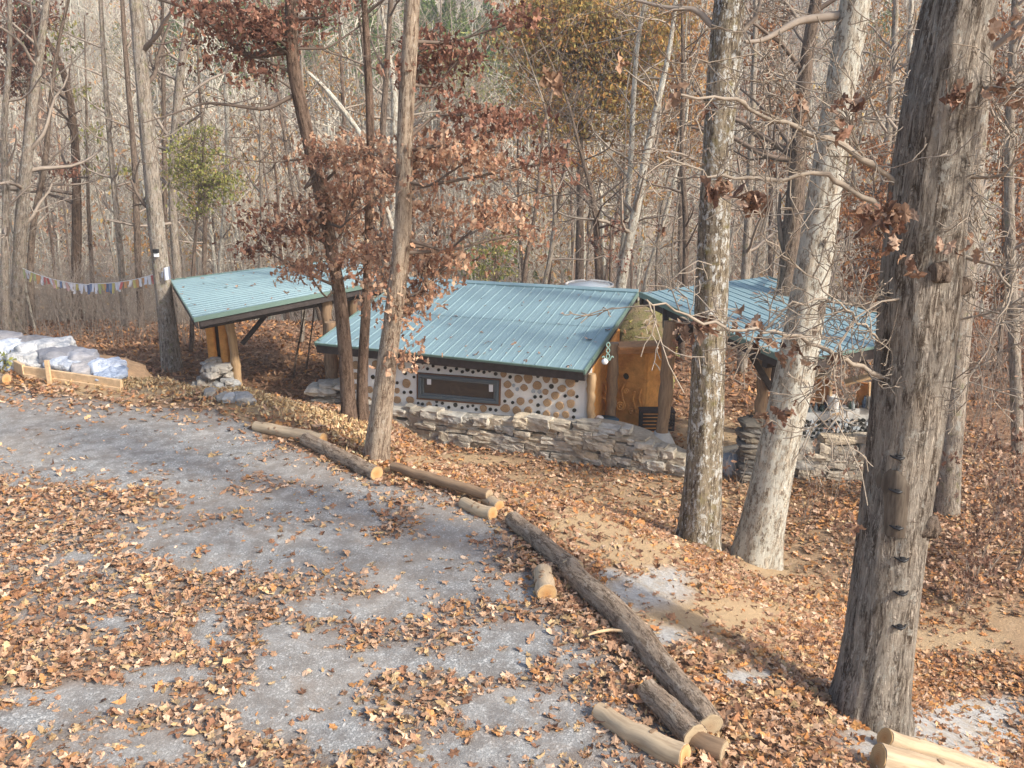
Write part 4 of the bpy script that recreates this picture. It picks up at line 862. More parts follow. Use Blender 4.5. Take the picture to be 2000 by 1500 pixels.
# -- the clump of three in front of the cottage
OKR = [(480, 40, 90, 45), (430, 95, 50, 40), (570, 25, 70, 35), (530, 80, 60, 35), (640, -10, 60, 25), (415, 20, 40, 30), (640, 310, 60, 35), (720, 300, 80, 30), (700, 375, 90, 40), (640, 390, 60, 50), (600, 430, 70, 40), (540, 452, 60, 32), (510, 482, 45, 16), (860, 290, 70, 38), (935, 300, 50, 30), (790, 335, 70, 40), (850, 90, 50, 26), (900, 110, 50, 26), (860, 165, 38, 16), (1000, 45, 34, 24), (900, 225, 50, 26), (1000, 240, 55, 26), (1060, 320, 50, 20),
       (860, 415, 60, 22), (950, 425, 45, 30), (1010, 455, 32, 26), (830, 520, 70, 40), (890, 500, 40, 26), (720, 505, 60, 26), (650, 512, 60, 20), (570, 522, 45, 14), (800, 590, 45, 24), (760, 560, 50, 24), (600, 530, 50, 14), (750, 470, 50, 30), (830, 570, 30, 26), (800, 688, 36, 12), (680, 440, 60, 30), (520, 140, 40, 20), (640, 300, 40, 20), (820, 130, 40, 22)]
def okfol(o, Qt, regions, Y, pal_of, seed, dens=1., parentn=None, size=.09):
    rng = np.random.default_rng(seed); lf = MB(); out = []
    for (cx, cy, rx, ry) in regions:
        c = at(cx, cy, Y+rng.normal(0, .35)); kx = Y/F; j = int(np.argmin(np.linalg.norm(Qt-(c-[0, 0, .35]), axis=1))); a = Qt[j]; mid = (a+c)/2+rng.normal(0, .12, 3)+[0, 0, -.05]
        P, r_ = resample([a, mid, c], [.026, .015, .009], .12); out.append((P, r_, 0))
        m_ = int(rx*ry/150*dens)+3
        for _ in range(m_):
            s_ = c+np.array([rng.normal(0, .46)*rx*kx, rng.normal(0, .30), rng.normal(0, .46)*ry*kx]); k_ = rng.integers(len(P)//2, len(P)); grow(out, rng, P[k_], s_-P[k_], np.linalg.norm(s_-P[k_]), .006, 3, 3, 0, .12)
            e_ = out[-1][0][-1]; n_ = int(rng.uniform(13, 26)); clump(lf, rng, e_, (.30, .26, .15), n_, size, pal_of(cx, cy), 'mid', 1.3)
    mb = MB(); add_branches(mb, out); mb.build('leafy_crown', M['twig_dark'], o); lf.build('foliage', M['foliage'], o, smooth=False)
def ex_ok(out, rng, Y):
    for pts, r0, r1, dY in (([(575, 185), (520, 215), (450, 205), (400, 200), (330, 225), (280, 240)], .03, .006, -.6), ([(560, 100), (480, 110), (430, 60), (380, 20), (300, -5)], .05, .02, .4), ([(600, 310), (520, 318), (440, 305)], .016, .004, -.4), ([(580, 95), (640, 95), (690, 60), (720, 40)], .018, .006, .4)):
        P, r_ = resample(limb_px(pts, Y, dY), np.linspace(r0, r1, len(pts)), .12); out.append((P, r_, 0)); twigs_along(out, rng, P, .8, 9, .008, 2)
tb = tree('clump_oak', 'crooked dark trunk carrying the reddish brown oak leaves before the cottage, leftmost of its clump', [(682, 826, 30), (676, 720, 27), (668, 600, 26), (650, 500, 25), (632, 400, 25), (606, 290, 26), (582, 180, 26), (564, 90, 26), (572, 0, 20)], 'bark_brown', None, 9, 'twig_dark', 8, 1.6, 24, .05, .25, 8, .1, lo=.6, extra=ex_ok)
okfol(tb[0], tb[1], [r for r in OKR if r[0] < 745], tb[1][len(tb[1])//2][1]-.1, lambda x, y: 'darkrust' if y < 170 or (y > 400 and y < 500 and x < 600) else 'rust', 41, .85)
tc = tree('clump_oak', 'thin dark middle trunk of the clump before the cottage', [(709, 832, 27), (706, 760, 22), (713, 640, 19), (718, 540, 18), (722, 400, 16), (725, 270, 16), (718, 120, 14), (712, 0, 13)], 'bark_brown', hit(700, 826)[1], 9, 'twig_dark', 8, 1.5, 18, .05, .25, 9, .12, lo=.5)
ta = tree('clump_oak', 'pale tan trunk with smooth bark, foot beside the log pile, rightmost of its clump', [(733, 897, 50), (742, 830, 44), (756, 700, 38), (774, 580, 36), (790, 430, 33), (790, 250, 31), (798, 120, 31), (808, 0, 30)], 'bark_tan', None, 9.5, 'twig', 9, 1.6, 32, .035, .22, 10, .09, lo=.6)
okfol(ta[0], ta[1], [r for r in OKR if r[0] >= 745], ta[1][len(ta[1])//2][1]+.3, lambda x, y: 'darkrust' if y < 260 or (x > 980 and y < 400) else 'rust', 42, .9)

# -- named trunks of the middle distance
MID = [
 ('pine_tree', 'tall straight grey pine trunk holding the flag string and a small box', [(336, 722, 40), (328, 640, 34), (318, 560, 32), (303, 420, 31), (290, 280, 29), (276, 130, 28), (266, 0, 26)], 'bark_grey', None, 14, 'twig_dark', 10, 1.6),
 ('forked_tree', 'dark forked trunk leaning left, above the middle of the flag string', [(128, 612, 50), (138, 560, 40), (142, 500, 34), (122, 420, 30), (98, 340, 27), (80, 250, 24), (66, 160, 22), (60, 60, 18)], 'bark_umber', None, 12, 'twig_dark', 12, 2.2),
 ('grey_tree', 'mossy grey trunk where the flag string is tied at its left end', [(32, 655, 28), (36, 560, 25), (40, 440, 24), (52, 320, 22), (64, 200, 18), (84, 60, 15), (90, 0, 14)], 'bark_grey', None, 12, 'twig', 12, 2.),
 ('slender_tree', 'slim trunk just right of the dark forked trunk', [(243, 640, 12), (238, 520, 12), (226, 400, 11), (212, 250, 10), (203, 120, 9), (196, 0, 8)], 'bark_grey', 27., 12, 'twig', 12, 1.6),
 ('slender_tree', 'slim dark trunk close to the left side of the tall pine trunk', [(276, 630, 13), (270, 520, 13), (266, 400, 12), (262, 300, 11), (248, 140, 10), (238, 0, 8)], 'bark_dark', 26.5, 12, 'twig', 12, 1.6),
 ('slender_tree', 'grey trunk with a fork seen immediately right of the tall pine trunk', [(352, 620, 16), (345, 520, 16), (338, 430, 16), (336, 330, 17), (345, 230, 18), (352, 140, 17), (368, 40, 12)], 'bark_grey', 27.5, 13, 'twig', 12, 2.),
 ('slender_tree', 'thin straight trunk standing between the tall pine and the young pine', [(322, 560, 9), (322, 420, 9), (321, 300, 9), (319, 150, 8), (316, 0, 7)], 'bark_dark', 28.5, 12, 'twig', 10, 1.4),
 ('bare_tree', 'bent grey trunk at the far left edge of the clearing', [(12, 640, 14), (8, 520, 14), (12, 400, 14), (6, 250, 12), (20, 100, 10)], 'bark_grey', 25.5, 12, 'twig', 10, 1.8),
 ('bare_tree', 'slender trunk left of the dark forked trunk, its foot in brush', [(64, 640, 13), (58, 520, 13), (66, 420, 12), (88, 330, 11), (96, 220, 9), (110, 100, 7)], 'bark_dark', 26.8, 12, 'twig', 12, 1.8),
 ('bare_tree', 'reddish dark trunk rising straight between the forked tree and slim trunks', [(148, 560, 18), (150, 450, 18), (150, 360, 16), (146, 260, 15), (132, 160, 13), (112, 105, 11), (88, 78, 9)], 'bark_umber', 29.2, 12, 'twig_dark', 12, 2.),
 ('slender_tree', 'dark straight trunk seen through the leaves just left of the pale tan trunk', [(752, 560, 13), (748, 400, 13), (745, 280, 13), (756, 130, 11), (763, 0, 10)], 'bark_dark', 20.5, 12, 'twig_dark', 10, 1.6),
 ('slender_tree', 'thin whitish trunk behind the upper part of the pale tan trunk', [(775, 560, 12), (768, 400, 14), (770, 280, 16), (772, 180, 12), (752, 60, 8)], 'bark_pale', 30., 12, 'twig_pale', 10, 1.8),
 ('leaning_snag', 'pale broken trunk leaning to the upper left behind the oak leaves', [(720, 285, 10), (690, 240, 10), (655, 195, 10), (620, 155, 8), (600, 140, 6)], 'bark_pale', 26., 7, 'twig_pale', 5, 1.),
 ('dark_oak', 'dark trunk rising behind the leaning pale trunk', [(1521, 780, 32), (1524, 690, 32), (1530, 600, 34), (1545, 480, 38), (1556, 350, 32), (1564, 200, 28), (1580, 80, 24), (1592, 0, 22)], 'bark_dark', 17.2, 12, 'twig_dark', 10, 2.),
 ('twin_tree', 'pale trunk leaning right, one of a spreading pair behind the tank', [(1212, 560, 20), (1228, 470, 19), (1245, 400, 17), (1262, 300, 15), (1285, 200, 12), (1310, 90, 9)], 'bark_pale', 27., 12, 'twig_pale', 14, 2.2),
 ('twin_tree', 'slim pale upright trunk of the spreading pair behind the tank', [(1208, 560, 12), (1222, 440, 12), (1232, 330, 11), (1236, 220, 10), (1240, 130, 9), (1252, 40, 7)], 'bark_pale', 27.6, 12, 'twig_pale', 14, 2.),
 ('bare_tree', 'dark spreading tree directly behind the round tank', [(1172, 560, 17), (1168, 500, 15), (1165, 440, 13), (1158, 380, 10), (1140, 320, 7)], 'bark_dark', 27.4, 8.5, 'twig_dark', 18, 2.4),
 ('bare_tree', 'thin leaning dark stem left of the round tank', [(1022, 560, 10), (1030, 490, 9), (1044, 430, 7), (1050, 380, 6)], 'bark_dark', 26., 8, 'twig_dark', 12, 1.8),
 ('bare_tree', 'small dark tree between the cottage ridge and the round tank', [(1062, 560, 10), (1078, 490, 10), (1085, 420, 8), (1080, 350, 6)], 'bark_grey', 26.6, 8, 'twig', 16, 2.),
 ('grey_tree', 'broad grey trunk standing in shade right behind the massive near oak', [(1848, 1000, 52), (1856, 850, 46), (1868, 700, 44), (1888, 500, 40), (1905, 300, 36), (1925, 100, 32), (1935, 0, 30)], 'bark_grey', None, 12, 'twig', 10, 2.),
 ('bare_tree', 'leaning lichen grey trunk between the leaning trunk and the big oak', [(1700, 560, 22), (1712, 480, 18), (1728, 350, 15), (1740, 200, 13), (1750, 40, 11)], 'bark_grey', 24., 12, 'twig', 12, 2.),
 ('bare_tree', 'whitish thin trunk in the upper gap between leaning trunk and big oak', [(1772, 560, 14), (1776, 400, 13), (1775, 250, 12), (1776, 120, 11), (1780, 0, 9)], 'bark_pale', 26., 13, 'twig_pale', 12, 2.),
 ('bare_tree', 'straight grey trunk at the right edge behind the brush', [(1988, 930, 22), (1985, 760, 22), (1976, 560, 20), (1970, 350, 18), (1975, 150, 16), (1985, 0, 14)], 'bark_grey', 16.5, 12, 'twig', 12, 2.2),
 ('bare_tree', 'thin trunk between the lichen flecked trunk and the cottage roof', [(1330, 700, 14), (1338, 560, 12), (1340, 430, 11), (1330, 300, 9), (1335, 150, 7)], 'bark_dark', 23., 11, 'twig_dark', 12, 2.),
 ('bare_tree', 'grey trunk seen under the right roof between its posts', [(1446, 800, 22), (1450, 700, 20), (1455, 560, 18), (1462, 420, 15), (1468, 260, 12)], 'bark_grey', 22., 11, 'twig', 12, 2.),
 ('bare_tree', 'slim pale stem just right of the cottage ridge end', [(1262, 540, 8), (1300, 420, 8), (1330, 300, 7), (1345, 200, 5)], 'bark_pale', 30., 10, 'twig_pale', 12, 2.2),
 ('bare_tree', 'pale thin stem between young pine and leafy oak', [(430, 520, 10), (438, 420, 9), (445, 300, 8), (440, 160, 7), (452, 20, 5)], 'bark_pale', 31., 13, 'twig_pale', 12, 2.),
 ('bare_tree', 'straight pale stem above the middle of the left roof', [(508, 520, 8), (512, 420, 8), (508, 280, 7), (514, 120, 6)], 'bark_grey', 30., 13, 'twig', 12, 2.),
 ('bare_tree', 'thin dark trunk over the low edge of the left roof', [(398, 530, 9), (400, 460, 9), (402, 380, 8), (396, 260, 6)], 'bark_dark', 29., 10, 'twig', 10, 1.6),
 ('bare_tree', 'slender trunk visible beneath the left roof near the black brace', [(588, 700, 9), (592, 620, 9), (596, 520, 8), (600, 400, 7), (596, 250, 6)], 'bark_grey', 25., 11, 'twig', 10, 1.8),
 ('sapling', 'leaning sapling standing between left shelter and cottage, beside a thinner one', [(570, 765, 4), (578, 700, 4), (590, 640, 3), (602, 560, 3)], 'bark_dark', 21.5, 4.5, 'twig_dark', 8, .9),
 ('sapling', 'thinner sapling nearest the cottage pier in the leaf covered gap', [(596, 740, 4), (604, 680, 3), (612, 620, 3), (616, 560, 2)], 'bark_dark', 21.9, 4.2, 'twig_dark', 8, .9),
]
for i, (nm, lab, pts, mt, Y_, top, tw, nl, ll) in enumerate(MID):
    tree(nm, lab, pts, mt, Y_, top, tw, nl+4, ll, 12 if pts[0][2] < 20 else 20, .05, .2, 100+i, .25, lo=.22)

# -- young pines and coppery trees with their own crowns
def leafy_tree(name, label, base_px, Y, top, crown, pal, dens, size, kind='simple', mt='bark_dark', tw='twig_dark', seed=1, tr_w=9, tilt=1.2, cat='tree', lay=1., mname='foliage'):
    """crown: list of (px, py, rx, ry) blobs at depth Y"""
    rng = np.random.default_rng(seed); x0 = (base_px-1000)/F*(Y*1.03); g = tz(x0, Y); o = empty(name, (x0, Y, g), label, cat)
    tx = np.mean([c[0] for c in crown]); tp = at(tx, min(c[1]-c[3] for c in crown)+10, Y); P, r_ = resample([(x0, Y, g-.1), (x0*.7+tp[0]*.3, Y, g*.6+tp[2]*.4), tuple(tp)], [tr_w*Y/F/1.6, tr_w*Y/F/2.2, .015], .3); mb = MB(); tube(mb, P, r_, 10, mod=knobbly(seed, .2)); mb.build('trunk', M[mt], o)
    out = []; lf = MB(); kx = Y/F
    for (cx, cy, rx, ry) in crown:
        dd = min(rx, 60)*kx; n_ = int(rx*ry*dens/28)
        for _ in range(max(3, n_)):
            u = rng.normal(size=3); u *= rng.random()**.4/np.linalg.norm(u); c = at(cx, cy, Y)+u*np.array([rx*kx, dd, ry*kx])
            j = int(np.argmin(np.abs(P[:, 2]-(c[2]-.3*lay)))); 
            if rng.random() < .35: grow(out, rng, P[j], c-P[j], np.linalg.norm(c-P[j]), .012, 2, 3, 0, .12, 2)
            clump(lf, rng, c, (.26*Y/22, .26*Y/22, .14*Y/22), int(rng.uniform(7, 14)), size, pal, kind, tilt)
    mb = MB(); add_branches(mb, out, rmin=.006); mb.build('crown', M[tw], o); lf.build(mname, M['foliage'], o, smooth=False); return o
leafy_tree('young_pine', 'olive green young pine right of the tall pine trunk', 372, 24., 6, [(380, 290, 50, 45), (400, 330, 60, 40), (360, 340, 40, 40), (430, 370, 50, 30), (390, 400, 40, 25), (400, 255, 25, 20), (450, 350, 30, 20)], 'yellowpine', .8, .09, 'simple', seed=51, tr_w=8)
leafy_tree('young_pine', 'dusky green young pine showing over the cottage ridge', 968, 25., 5, [(965, 490, 42, 30), (955, 530, 50, 26), (985, 460, 26, 20)], 'yellowpine', .7, .09, 'simple', seed=52, tr_w=8)
leafy_tree('young_pine', 'sparse green pine behind the dark forked trunk', 190, 30., 8, [(180, 270, 40, 24), (200, 330, 50, 22), (110, 60, 50, 40), (170, 190, 36, 20)], 'yellowpine', .22, .15, 'simple', seed=53, tr_w=8)
leafy_tree('beech_tree', 'large tree with olive and orange leaves above the cottage ridge', 1130, 33., 14, [(1120, 60, 100, 60), (1070, 150, 90, 70), (1230, 80, 80, 80), (1180, 210, 110, 70), (1290, 60, 60, 60), (1090, 240, 60, 40), (1010, 90, 50, 40), (1130, 10, 120, 30), (1180, 120, 120, 100), (1060, 60, 80, 60)], 'olive', .95, .16, 'simple', seed=54, tr_w=16)
leafy_tree('beech_tree', 'orange leaved tree behind the lichen flecked trunk', 1330, 34., 14, [(1330, 130, 60, 90), (1300, 230, 60, 50), (1350, 260, 50, 60), (1260, 300, 50, 30), (1340, 20, 60, 40)], 'orange', .8, .16, 'simple', seed=55, tr_w=12)
leafy_tree('beech_tree', 'coppery young beech between the leaning trunk and the big oak', 1720, 22., 8, [(1710, 460, 60, 60), (1690, 540, 50, 50), (1740, 380, 40, 60), (1660, 400, 40, 50), (1690, 300, 50, 40), (1730, 560, 40, 60)], 'copper', .6, .11, 'simple', seed=56, tr_w=9)
leafy_tree('beech_tree', 'coppery young beech at the right edge behind bare twigs', 1960, 22., 8, [(1970, 330, 50, 70), (1980, 460, 50, 60), (1950, 560, 40, 50), (1990, 700, 40, 60), (1900, 650, 30, 60)], 'copper', .5, .11, 'simple', seed=57, tr_w=9)
leafy_tree('beech_tree', 'thin leaved orange tree between lichen flecked and leaning trunks', 1500, 30., 12, [(1490, 60, 50, 70), (1500, 200, 50, 70), (1530, 330, 40, 60), (1470, 300, 30, 50)], 'copper', .4, .14, 'simple', seed=61, tr_w=9)
leafy_tree('beech_tree', 'russet leaved tree in the upper gap beside the big oak', 1730, 31., 13, [(1740, 60, 60, 70), (1720, 180, 50, 70), (1770, 240, 30, 60)], 'orange', .4, .14, 'simple', seed=62, tr_w=9)
leafy_tree('beech_tree', 'russet tree filling the upper right corner', 1960, 27., 12, [(1960, 80, 60, 80), (1980, 200, 50, 60), (1930, 250, 30, 50)], 'copper', .45, .13, 'simple', seed=63, tr_w=9)
leafy_tree('beech_tree', 'golden leaved small tree left of the spreading pale pair', 1060, 29., 9, [(1040, 200, 50, 50), (1110, 300, 60, 40), (1060, 360, 40, 30), (1180, 330, 50, 30), (1260, 380, 40, 30)], 'orange', .35, .13, 'simple', seed=64, tr_w=9)
leafy_tree('red_oak', 'small oak with purplish brown leaves at the upper left corner', 50, 27., 11, [(30, 60, 50, 60), (60, 120, 40, 40), (20, 150, 40, 40), (80, 30, 40, 30), (130, 330, 26, 18)], 'darkrust', .8, .13, 'simple', seed=58, tr_w=10)
leafy_tree('red_oak', 'low oak with dark russet leaves right behind the round tank', 1190, 26., 5, [(1170, 480, 40, 24), (1200, 440, 30, 26), (1210, 510, 36, 20)], 'darkrust', .22, .12, 'simple', seed=59, tr_w=8)
leafy_tree('beech_tree', 'small tree with thin orange leaves above the left roof', 640, 36., 10, [(650, 130, 60, 60), (610, 180, 40, 50), (700, 220, 40, 50), (530, 270, 40, 30), (350, 100, 50, 30), (290, 470, 40, 20)], 'orange', .3, .15, 'simple', seed=60, tr_w=8)

# -- filler trees of the near wood: a few kinds, then copies
FGS = [('slender bare trees behind the flag string', 'slender bare grey tree crowding behind the flag string on the left'), ('slender bare trees above the left shelter', 'slender bare grey tree standing behind the left shelter roof'),
       ('slender bare trees behind the cottage', 'slender bare grey tree standing behind the cottage roof'), ('slender bare trees at the right', 'slender bare grey tree in the brush beyond the near trunks on the right')]
protos = []
for i in range(6):
    rng = np.random.default_rng(300+i); hgt = rng.uniform(8.5, 13); o = empty('bare_tree', (0, 0, 0), 'tree', 'tree')
    P = [np.array([0, 0, -.3])]; 
    for k_ in range(7): P.append(P[-1]+np.array([rng.normal(0, .12), rng.normal(0, .12), (hgt+.3)/7]))
    Q, rq = resample(P, np.linspace([.05, .075, .045, .04, .10, .06][i], .012, 8), .5); mb = MB(); tube(mb, Q, rq, 9, mod=knobbly(i, .2)); mb.build('trunk', M[['bark_grey', 'bark_dark', 'bark_grey', 'bark_pale', 'bark_brown', 'bark_grey'][i]], o)
    out = []
    for _ in range(26):
        j = rng.integers(int(len(Q)*.18), len(Q)-1); a = rng.uniform(0, 6.28); grow(out, rng, Q[j], (math.cos(a), math.sin(a), rng.uniform(.2, 1)), rng.uniform(.7, 2.2), min(rq[j]*.4, .025), 1, 3, .07, .2, 4)
    mb = MB(); add_branches(mb, out, rmin=.005); mb.build('crown', M[['twig', 'twig', 'twig_pale', 'twig_pale', 'twig', 'twig'][i]], o); protos.append(o)
rng = np.random.default_rng(77); spots = []; tries = 0
while len(spots) < 92 and tries < 4000:
    tries += 1; y = rng.uniform(25.5, 46)**1.; x = rng.uniform(-.62*y, .62*y)
    px, _ = proj(np.array(x), np.array(y), np.array(-2.)); 
    if 380 < px < 760 and y < 27.5: continue
    if all((x-a)**2+(y-b)**2 > 1.5 for a, b in spots): spots.append((x, y))
for i, (x, y) in enumerate(spots):
    pr_ = protos[i % 6]
    if i < 6: r_ = pr_
    else:
        r_ = pr_.copy(); COL.objects.link(r_)
        for ch in list(pr_.children): c_ = ch.copy(); COL.objects.link(c_); c_.parent = r_
    gi = int(np.digitize(1000+F*x/y/1.0, [330, 760, 1330])); tag(r_, FGS[gi][1], 'tree', FGS[gi][0]); r_.location = (x, y, tz(x, y)); r_.rotation_euler = (rng.normal(0, .03), rng.normal(0, .05), rng.uniform(0, 6.28)); s_ = rng.uniform(.75, 1.25); r_.scale = (s_, s_, s_)

# -- far wood on the opposite hillside: one mass
far = []; 
for i in range(7):
    rng = np.random.default_rng(500+i); out = []; hgt = rng.uniform(11, 16); P = [np.zeros(3)-[0, 0, .5]]
    for k_ in range(6): P.append(P[-1]+np.array([rng.normal(0, .25), rng.normal(0, .25), hgt/6]))
    P = np.array(P); rr = np.linspace(.11, .025, 7); mt_ = MB(); tube(mt_, P, rr, 5, cap=False)
    for _ in range(20):
        t_ = rng.uniform(1.2, 5.9); j = int(t_); q_ = P[j]*(1-t_+j)+P[j+1]*(t_-j); a = rng.uniform(0, 6.28); grow(out, rng, q_, (math.cos(a), math.sin(a), rng.uniform(.4, 1.4)), rng.uniform(1.5, 4), .045, 2, 3, .08, .2, 6, .7)
    mb = MB(); add_branches(mb, out, (3, 3, 3, 3), rmin=.014); far.append((np.concatenate(mt_.v), np.concatenate(mt_.q), np.concatenate(mb.v), np.concatenate(mb.q)))
rng = np.random.default_rng(88); mb = MB(); lf = MB(); pn = MB(); N = 900
for i in range(N):
    y = 44+76*rng.random()**.8; x = rng.uniform(-.64, .64)*y*1.03; z = tz(x, y); a = rng.uniform(0, 6.28); s_ = rng.uniform(.7, 1.2); px, py = proj(np.array(x), np.array(y), np.array(z+8.))
    ca, sa = math.cos(a)*s_, math.sin(a)*s_; Rm = np.array([[ca, sa, 0], [-sa, ca, 0], [0, 0, s_]]); T0, TQ, B0, BQ = far[rng.integers(7)]
    tc_ = rng.uniform(.6, 1.25); col = np.array([tc_*1.02, tc_, tc_*.97, 1]); mb.mi = 0; mb.add(T0@Rm+[x, y, z], TQ, c=np.tile(col, (len(T0), 1))); mb.mi = 1; mb.add(B0@Rm+[x, y, z], BQ, c=np.tile(col, (len(B0), 1)))
    k_ = n2(np.array(x), np.array(y), .06, 91)
    if rng.random() < .2+.5*(k_ > .1)+.3*(px > 950):
        n_ = int(rng.uniform(60, 420)); c = np.array([x, y, z+rng.uniform(4, 10)*s_]); clump(lf, rng, c, (2.6, 2.6, 4.5), n_, .26, ['orange', 'copper', 'olive', 'rust'][rng.integers(4)], 'simple', 1.2)
for i in range(70):
    y = rng.uniform(72, 92); x = rng.uniform(-.36, .13)*y if i < 52 else rng.uniform(-.6, .6)*y; z = tz(x, y); hgt = max(5, 4.2+.098*y-z+rng.uniform(-2.4, 1.8)); n_ = 1100; t_ = rng.random(n_)**.7; r_ = (1-t_)*2.4*np.sqrt(rng.random(n_)); a = rng.uniform(0, 6.28, n_)
    C = np.stack([x+r_*np.cos(a), y+r_*np.sin(a), z+hgt*.55+t_*hgt*.5], -1); leaves(pn, C, .32, pick('pine', n_, rng)*1.3, 'simple', .8, rng)
    mb.mi = 0; tube(mb, [(x, y, z), (x, y, z+hgt)], [.18, .03], 5, cap=False)
for c0, rx_, n_, pal in (((905, 140, 58.), 2.2, 700, 'yellowpine'), ((940, 545, 44.), 2.0, 500, 'pine'), ((1050, 150, 60.), 3, 350, 'yellowpine')):
    c = at(*c0); clump(pn, rng, c, (rx_*1.3, rx_, rx_), n_, .32, pal, 'simple', 1.)
mb.mi = 0
tag(mb.build('far_wood', [M['far_bark'], M['far_twig']]), 'mass of bare grey trees covering the far hillside', 'woodland', kind='stuff')
tag(lf.build('far_autumn_leaves', M['foliage'], smooth=False), 'scattered orange and russet foliage among the bare trees of the far hillside', 'woodland', kind='stuff')
tag(pn.build('far_evergreens', M['foliage'], smooth=False), 'green pines massed high on the far hillside', 'woodland', kind='stuff')

# -- brush at the edge of the wood
rng = np.random.default_rng(99); out = []
def stems(n, ylo, yhi, pxlo, pxhi, hlo, hhi, r=.006):
    for _ in range(n):
        y = rng.uniform(ylo, yhi); px = rng.uniform(pxlo, pxhi); x = (px-1000)/F*y*1.05; z = tz(x, y); grow(out, rng, (x, y, z-.05), (rng.normal(0, .25), rng.normal(0, .25), 1), rng.uniform(hlo, hhi), r, 2, 3, .05, .14, 4)
stems(900, 24.5, 33, -100, 420, .8, 2.6, .009); stems(500, 27, 36, 420, 1500, 1., 3., .009); stems(420, 16.5, 27, 1620, 2150, .6, 2.4, .008); stems(60, 20, 26, 1320, 1700, .5, 1.6, .007)
mb = MB(); add_branches(mb, out, (4, 4, 3, 3), rmin=.004)
tag(mb.build('brush', M['twig']), 'tangle of thin bare stems and twigs at the foot of the wood', 'brush', kind='stuff')

# ------------------------------------------------------------------ logs along the road edge
def log(label, a, b, w0, w1, mt, end='end', ends=(0, 1), bend=.0, name='log', group=None, lift=0., seed=1, rough=.05):
    P = []
    for (px, py), w_ in ((a, w0), (b, w1)):
        g = hit(px, py+.42*w_); dep = g[1]*cp-(g[2]-H)*sp_; r = w_/2*dep/F; P.append((g+np.array([0, 0, r*.86+lift]), r))
    (p, r0), (q, r1) = P; n = 12; rg = np.random.default_rng(seed); T = np.linspace(0, 1, n)[:, None]; side = np.cross(q-p, (0, 0, 1.)); side /= np.linalg.norm(side)
    C = p*(1-T)+q*T+side*bend*np.sin(T*math.pi); C[1:-1] += rg.normal(0, .008, (n-2, 3)); rr = np.linspace(r0, r1, n)*(1+.03*rg.normal(size=n)); C, rr = resample(C, rr, .08); C[0] = p; C[-1] = q
    gz_ = tz(p[0], p[1]); o = empty(name, (p[0], p[1], gz_), label, 'log', group)
    mb = MB(); tube(mb, C, rr, 28, cap=True, mod=knobbly(seed, 0, rough)); mb.build('bark' if 'bark' in mt else 'wood', M[mt], o)
    for e_ in ends:
        c, d = (C[0], C[0]-C[1]) if e_ == 0 else (C[-1], C[-1]-C[-2]); d = d/np.linalg.norm(d); r_ = rr[0] if e_ == 0 else rr[-1]
        mb = MB(); tube(mb, [c-d*.01, c+d*.007], [r_*.93, r_*.93], 28, mod=knobbly(seed, 0, rough)); mb.build('cut_end', M[end], o)
    if mt == 'peeled':
        for k_ in range(5):
            j = rg.integers(1, len(C)-1); a_ = rg.uniform(.3, 2.6); ax_ = (C[-1]-C[0])/np.linalg.norm(C[-1]-C[0]); v_ = np.cross(ax_, (0, 0, 1.)); v_ /= np.linalg.norm(v_); u_ = np.cross(v_, ax_); dr = v_*math.cos(a_)+u_*abs(math.sin(a_))
            mb = MB(); tube(mb, [C[j]+dr*rr[j]*.8, C[j]+dr*rr[j]*1.06], [rr[j]*.34, rr[j]*.22], 10); mb.build('knot', M['post_dark'], o)
    return o, C, rr
log('brown barked log lying in front of the pale tan trunk, with a round sawn end', (598, 858), (736, 924), 27, 31, 'log_bark', seed=1)
log('pale peeled log behind the barked log, its bright orange end facing right', (500, 832), (632, 859), 20, 27, 'peeled', seed=2)
log('long thin weathered log continuing right of the pale tan trunk', (768, 920), (955, 976), 18, 22, 'post_dark', 'end_grey', seed=4, lift=.06)
log('short bleached log with a knobbly end at the tip of the thin log', (905, 982), (962, 1003), 24, 27, 'peeled', seed=5, bend=.02)
log('stubby pale log behind the bleached one, sawn face toward the road', (938, 968), (975, 989), 22, 24, 'peeled', seed=6)
log('upper length of the big barked log, starting near the bleached log', (1000, 1012), (1122, 1112), 32, 42, 'log_bark', 'end_grey', seed=7, rough=.07)
lb = log('longest and thickest barked log running down to the grey sawn end', (1112, 1108), (1385, 1415), 45, 58, 'log_bark', 'end_grey', seed=8, rough=.07, bend=-.06)
log('barked log half hidden under the longest log near the bottom', (1262, 1345), (1356, 1437), 48, 56, 'log_bark', 'end_grey', seed=9, rough=.07)
log('low grey log butt lying lowest beneath the two sawn ends', (1335, 1432), (1412, 1466), 40, 46, 'post_dark', 'end_grey', seed=10)
log('short pale log stub beside the joint of the big barked logs', (1060, 1116), (1068, 1158), 36, 41, 'peeled', seed=11)
log('peeled yellowish log lying on leaves left of the longest log end', (1168, 1388), (1336, 1474), 36, 50, 'peeled', seed=12, bend=.03)
log('thick peeled log with smooth cut face at the bottom right corner', (1712, 1482), (1990, 1560), 62, 66, 'peeled', seed=13, lift=.01)
log('thinner peeled log lying on top behind the thick one at bottom right', (1726, 1446), (2010, 1540), 40, 32, 'peeled', seed=14, lift=.03)
log('log end poking in at the left edge of the road', (-60, 728), (14, 741), 22, 23, 'log_bark', seed=15)
P = []
for px, py in ((1148, 1240), (1165, 1234), (1190, 1230), (1215, 1232), (1232, 1242), (1242, 1254)): g = hit(px, py+20); P.append(at(px, py, g[1]+.02)+np.array([0, -.02, .0]))
mb = MB(); Pq, rr_ = resample(P, [.008, .014, .014, .013, .012, .006], .03); Pq = Pq+np.array([0, -.03, .03]); tube(mb, Pq, rr_, 6); tag(mb.build('bark_strip', M['tan_wood'], loc=Pq[0]), 'curled strip of pale inner bark draped over the longest log', 'bark strip')

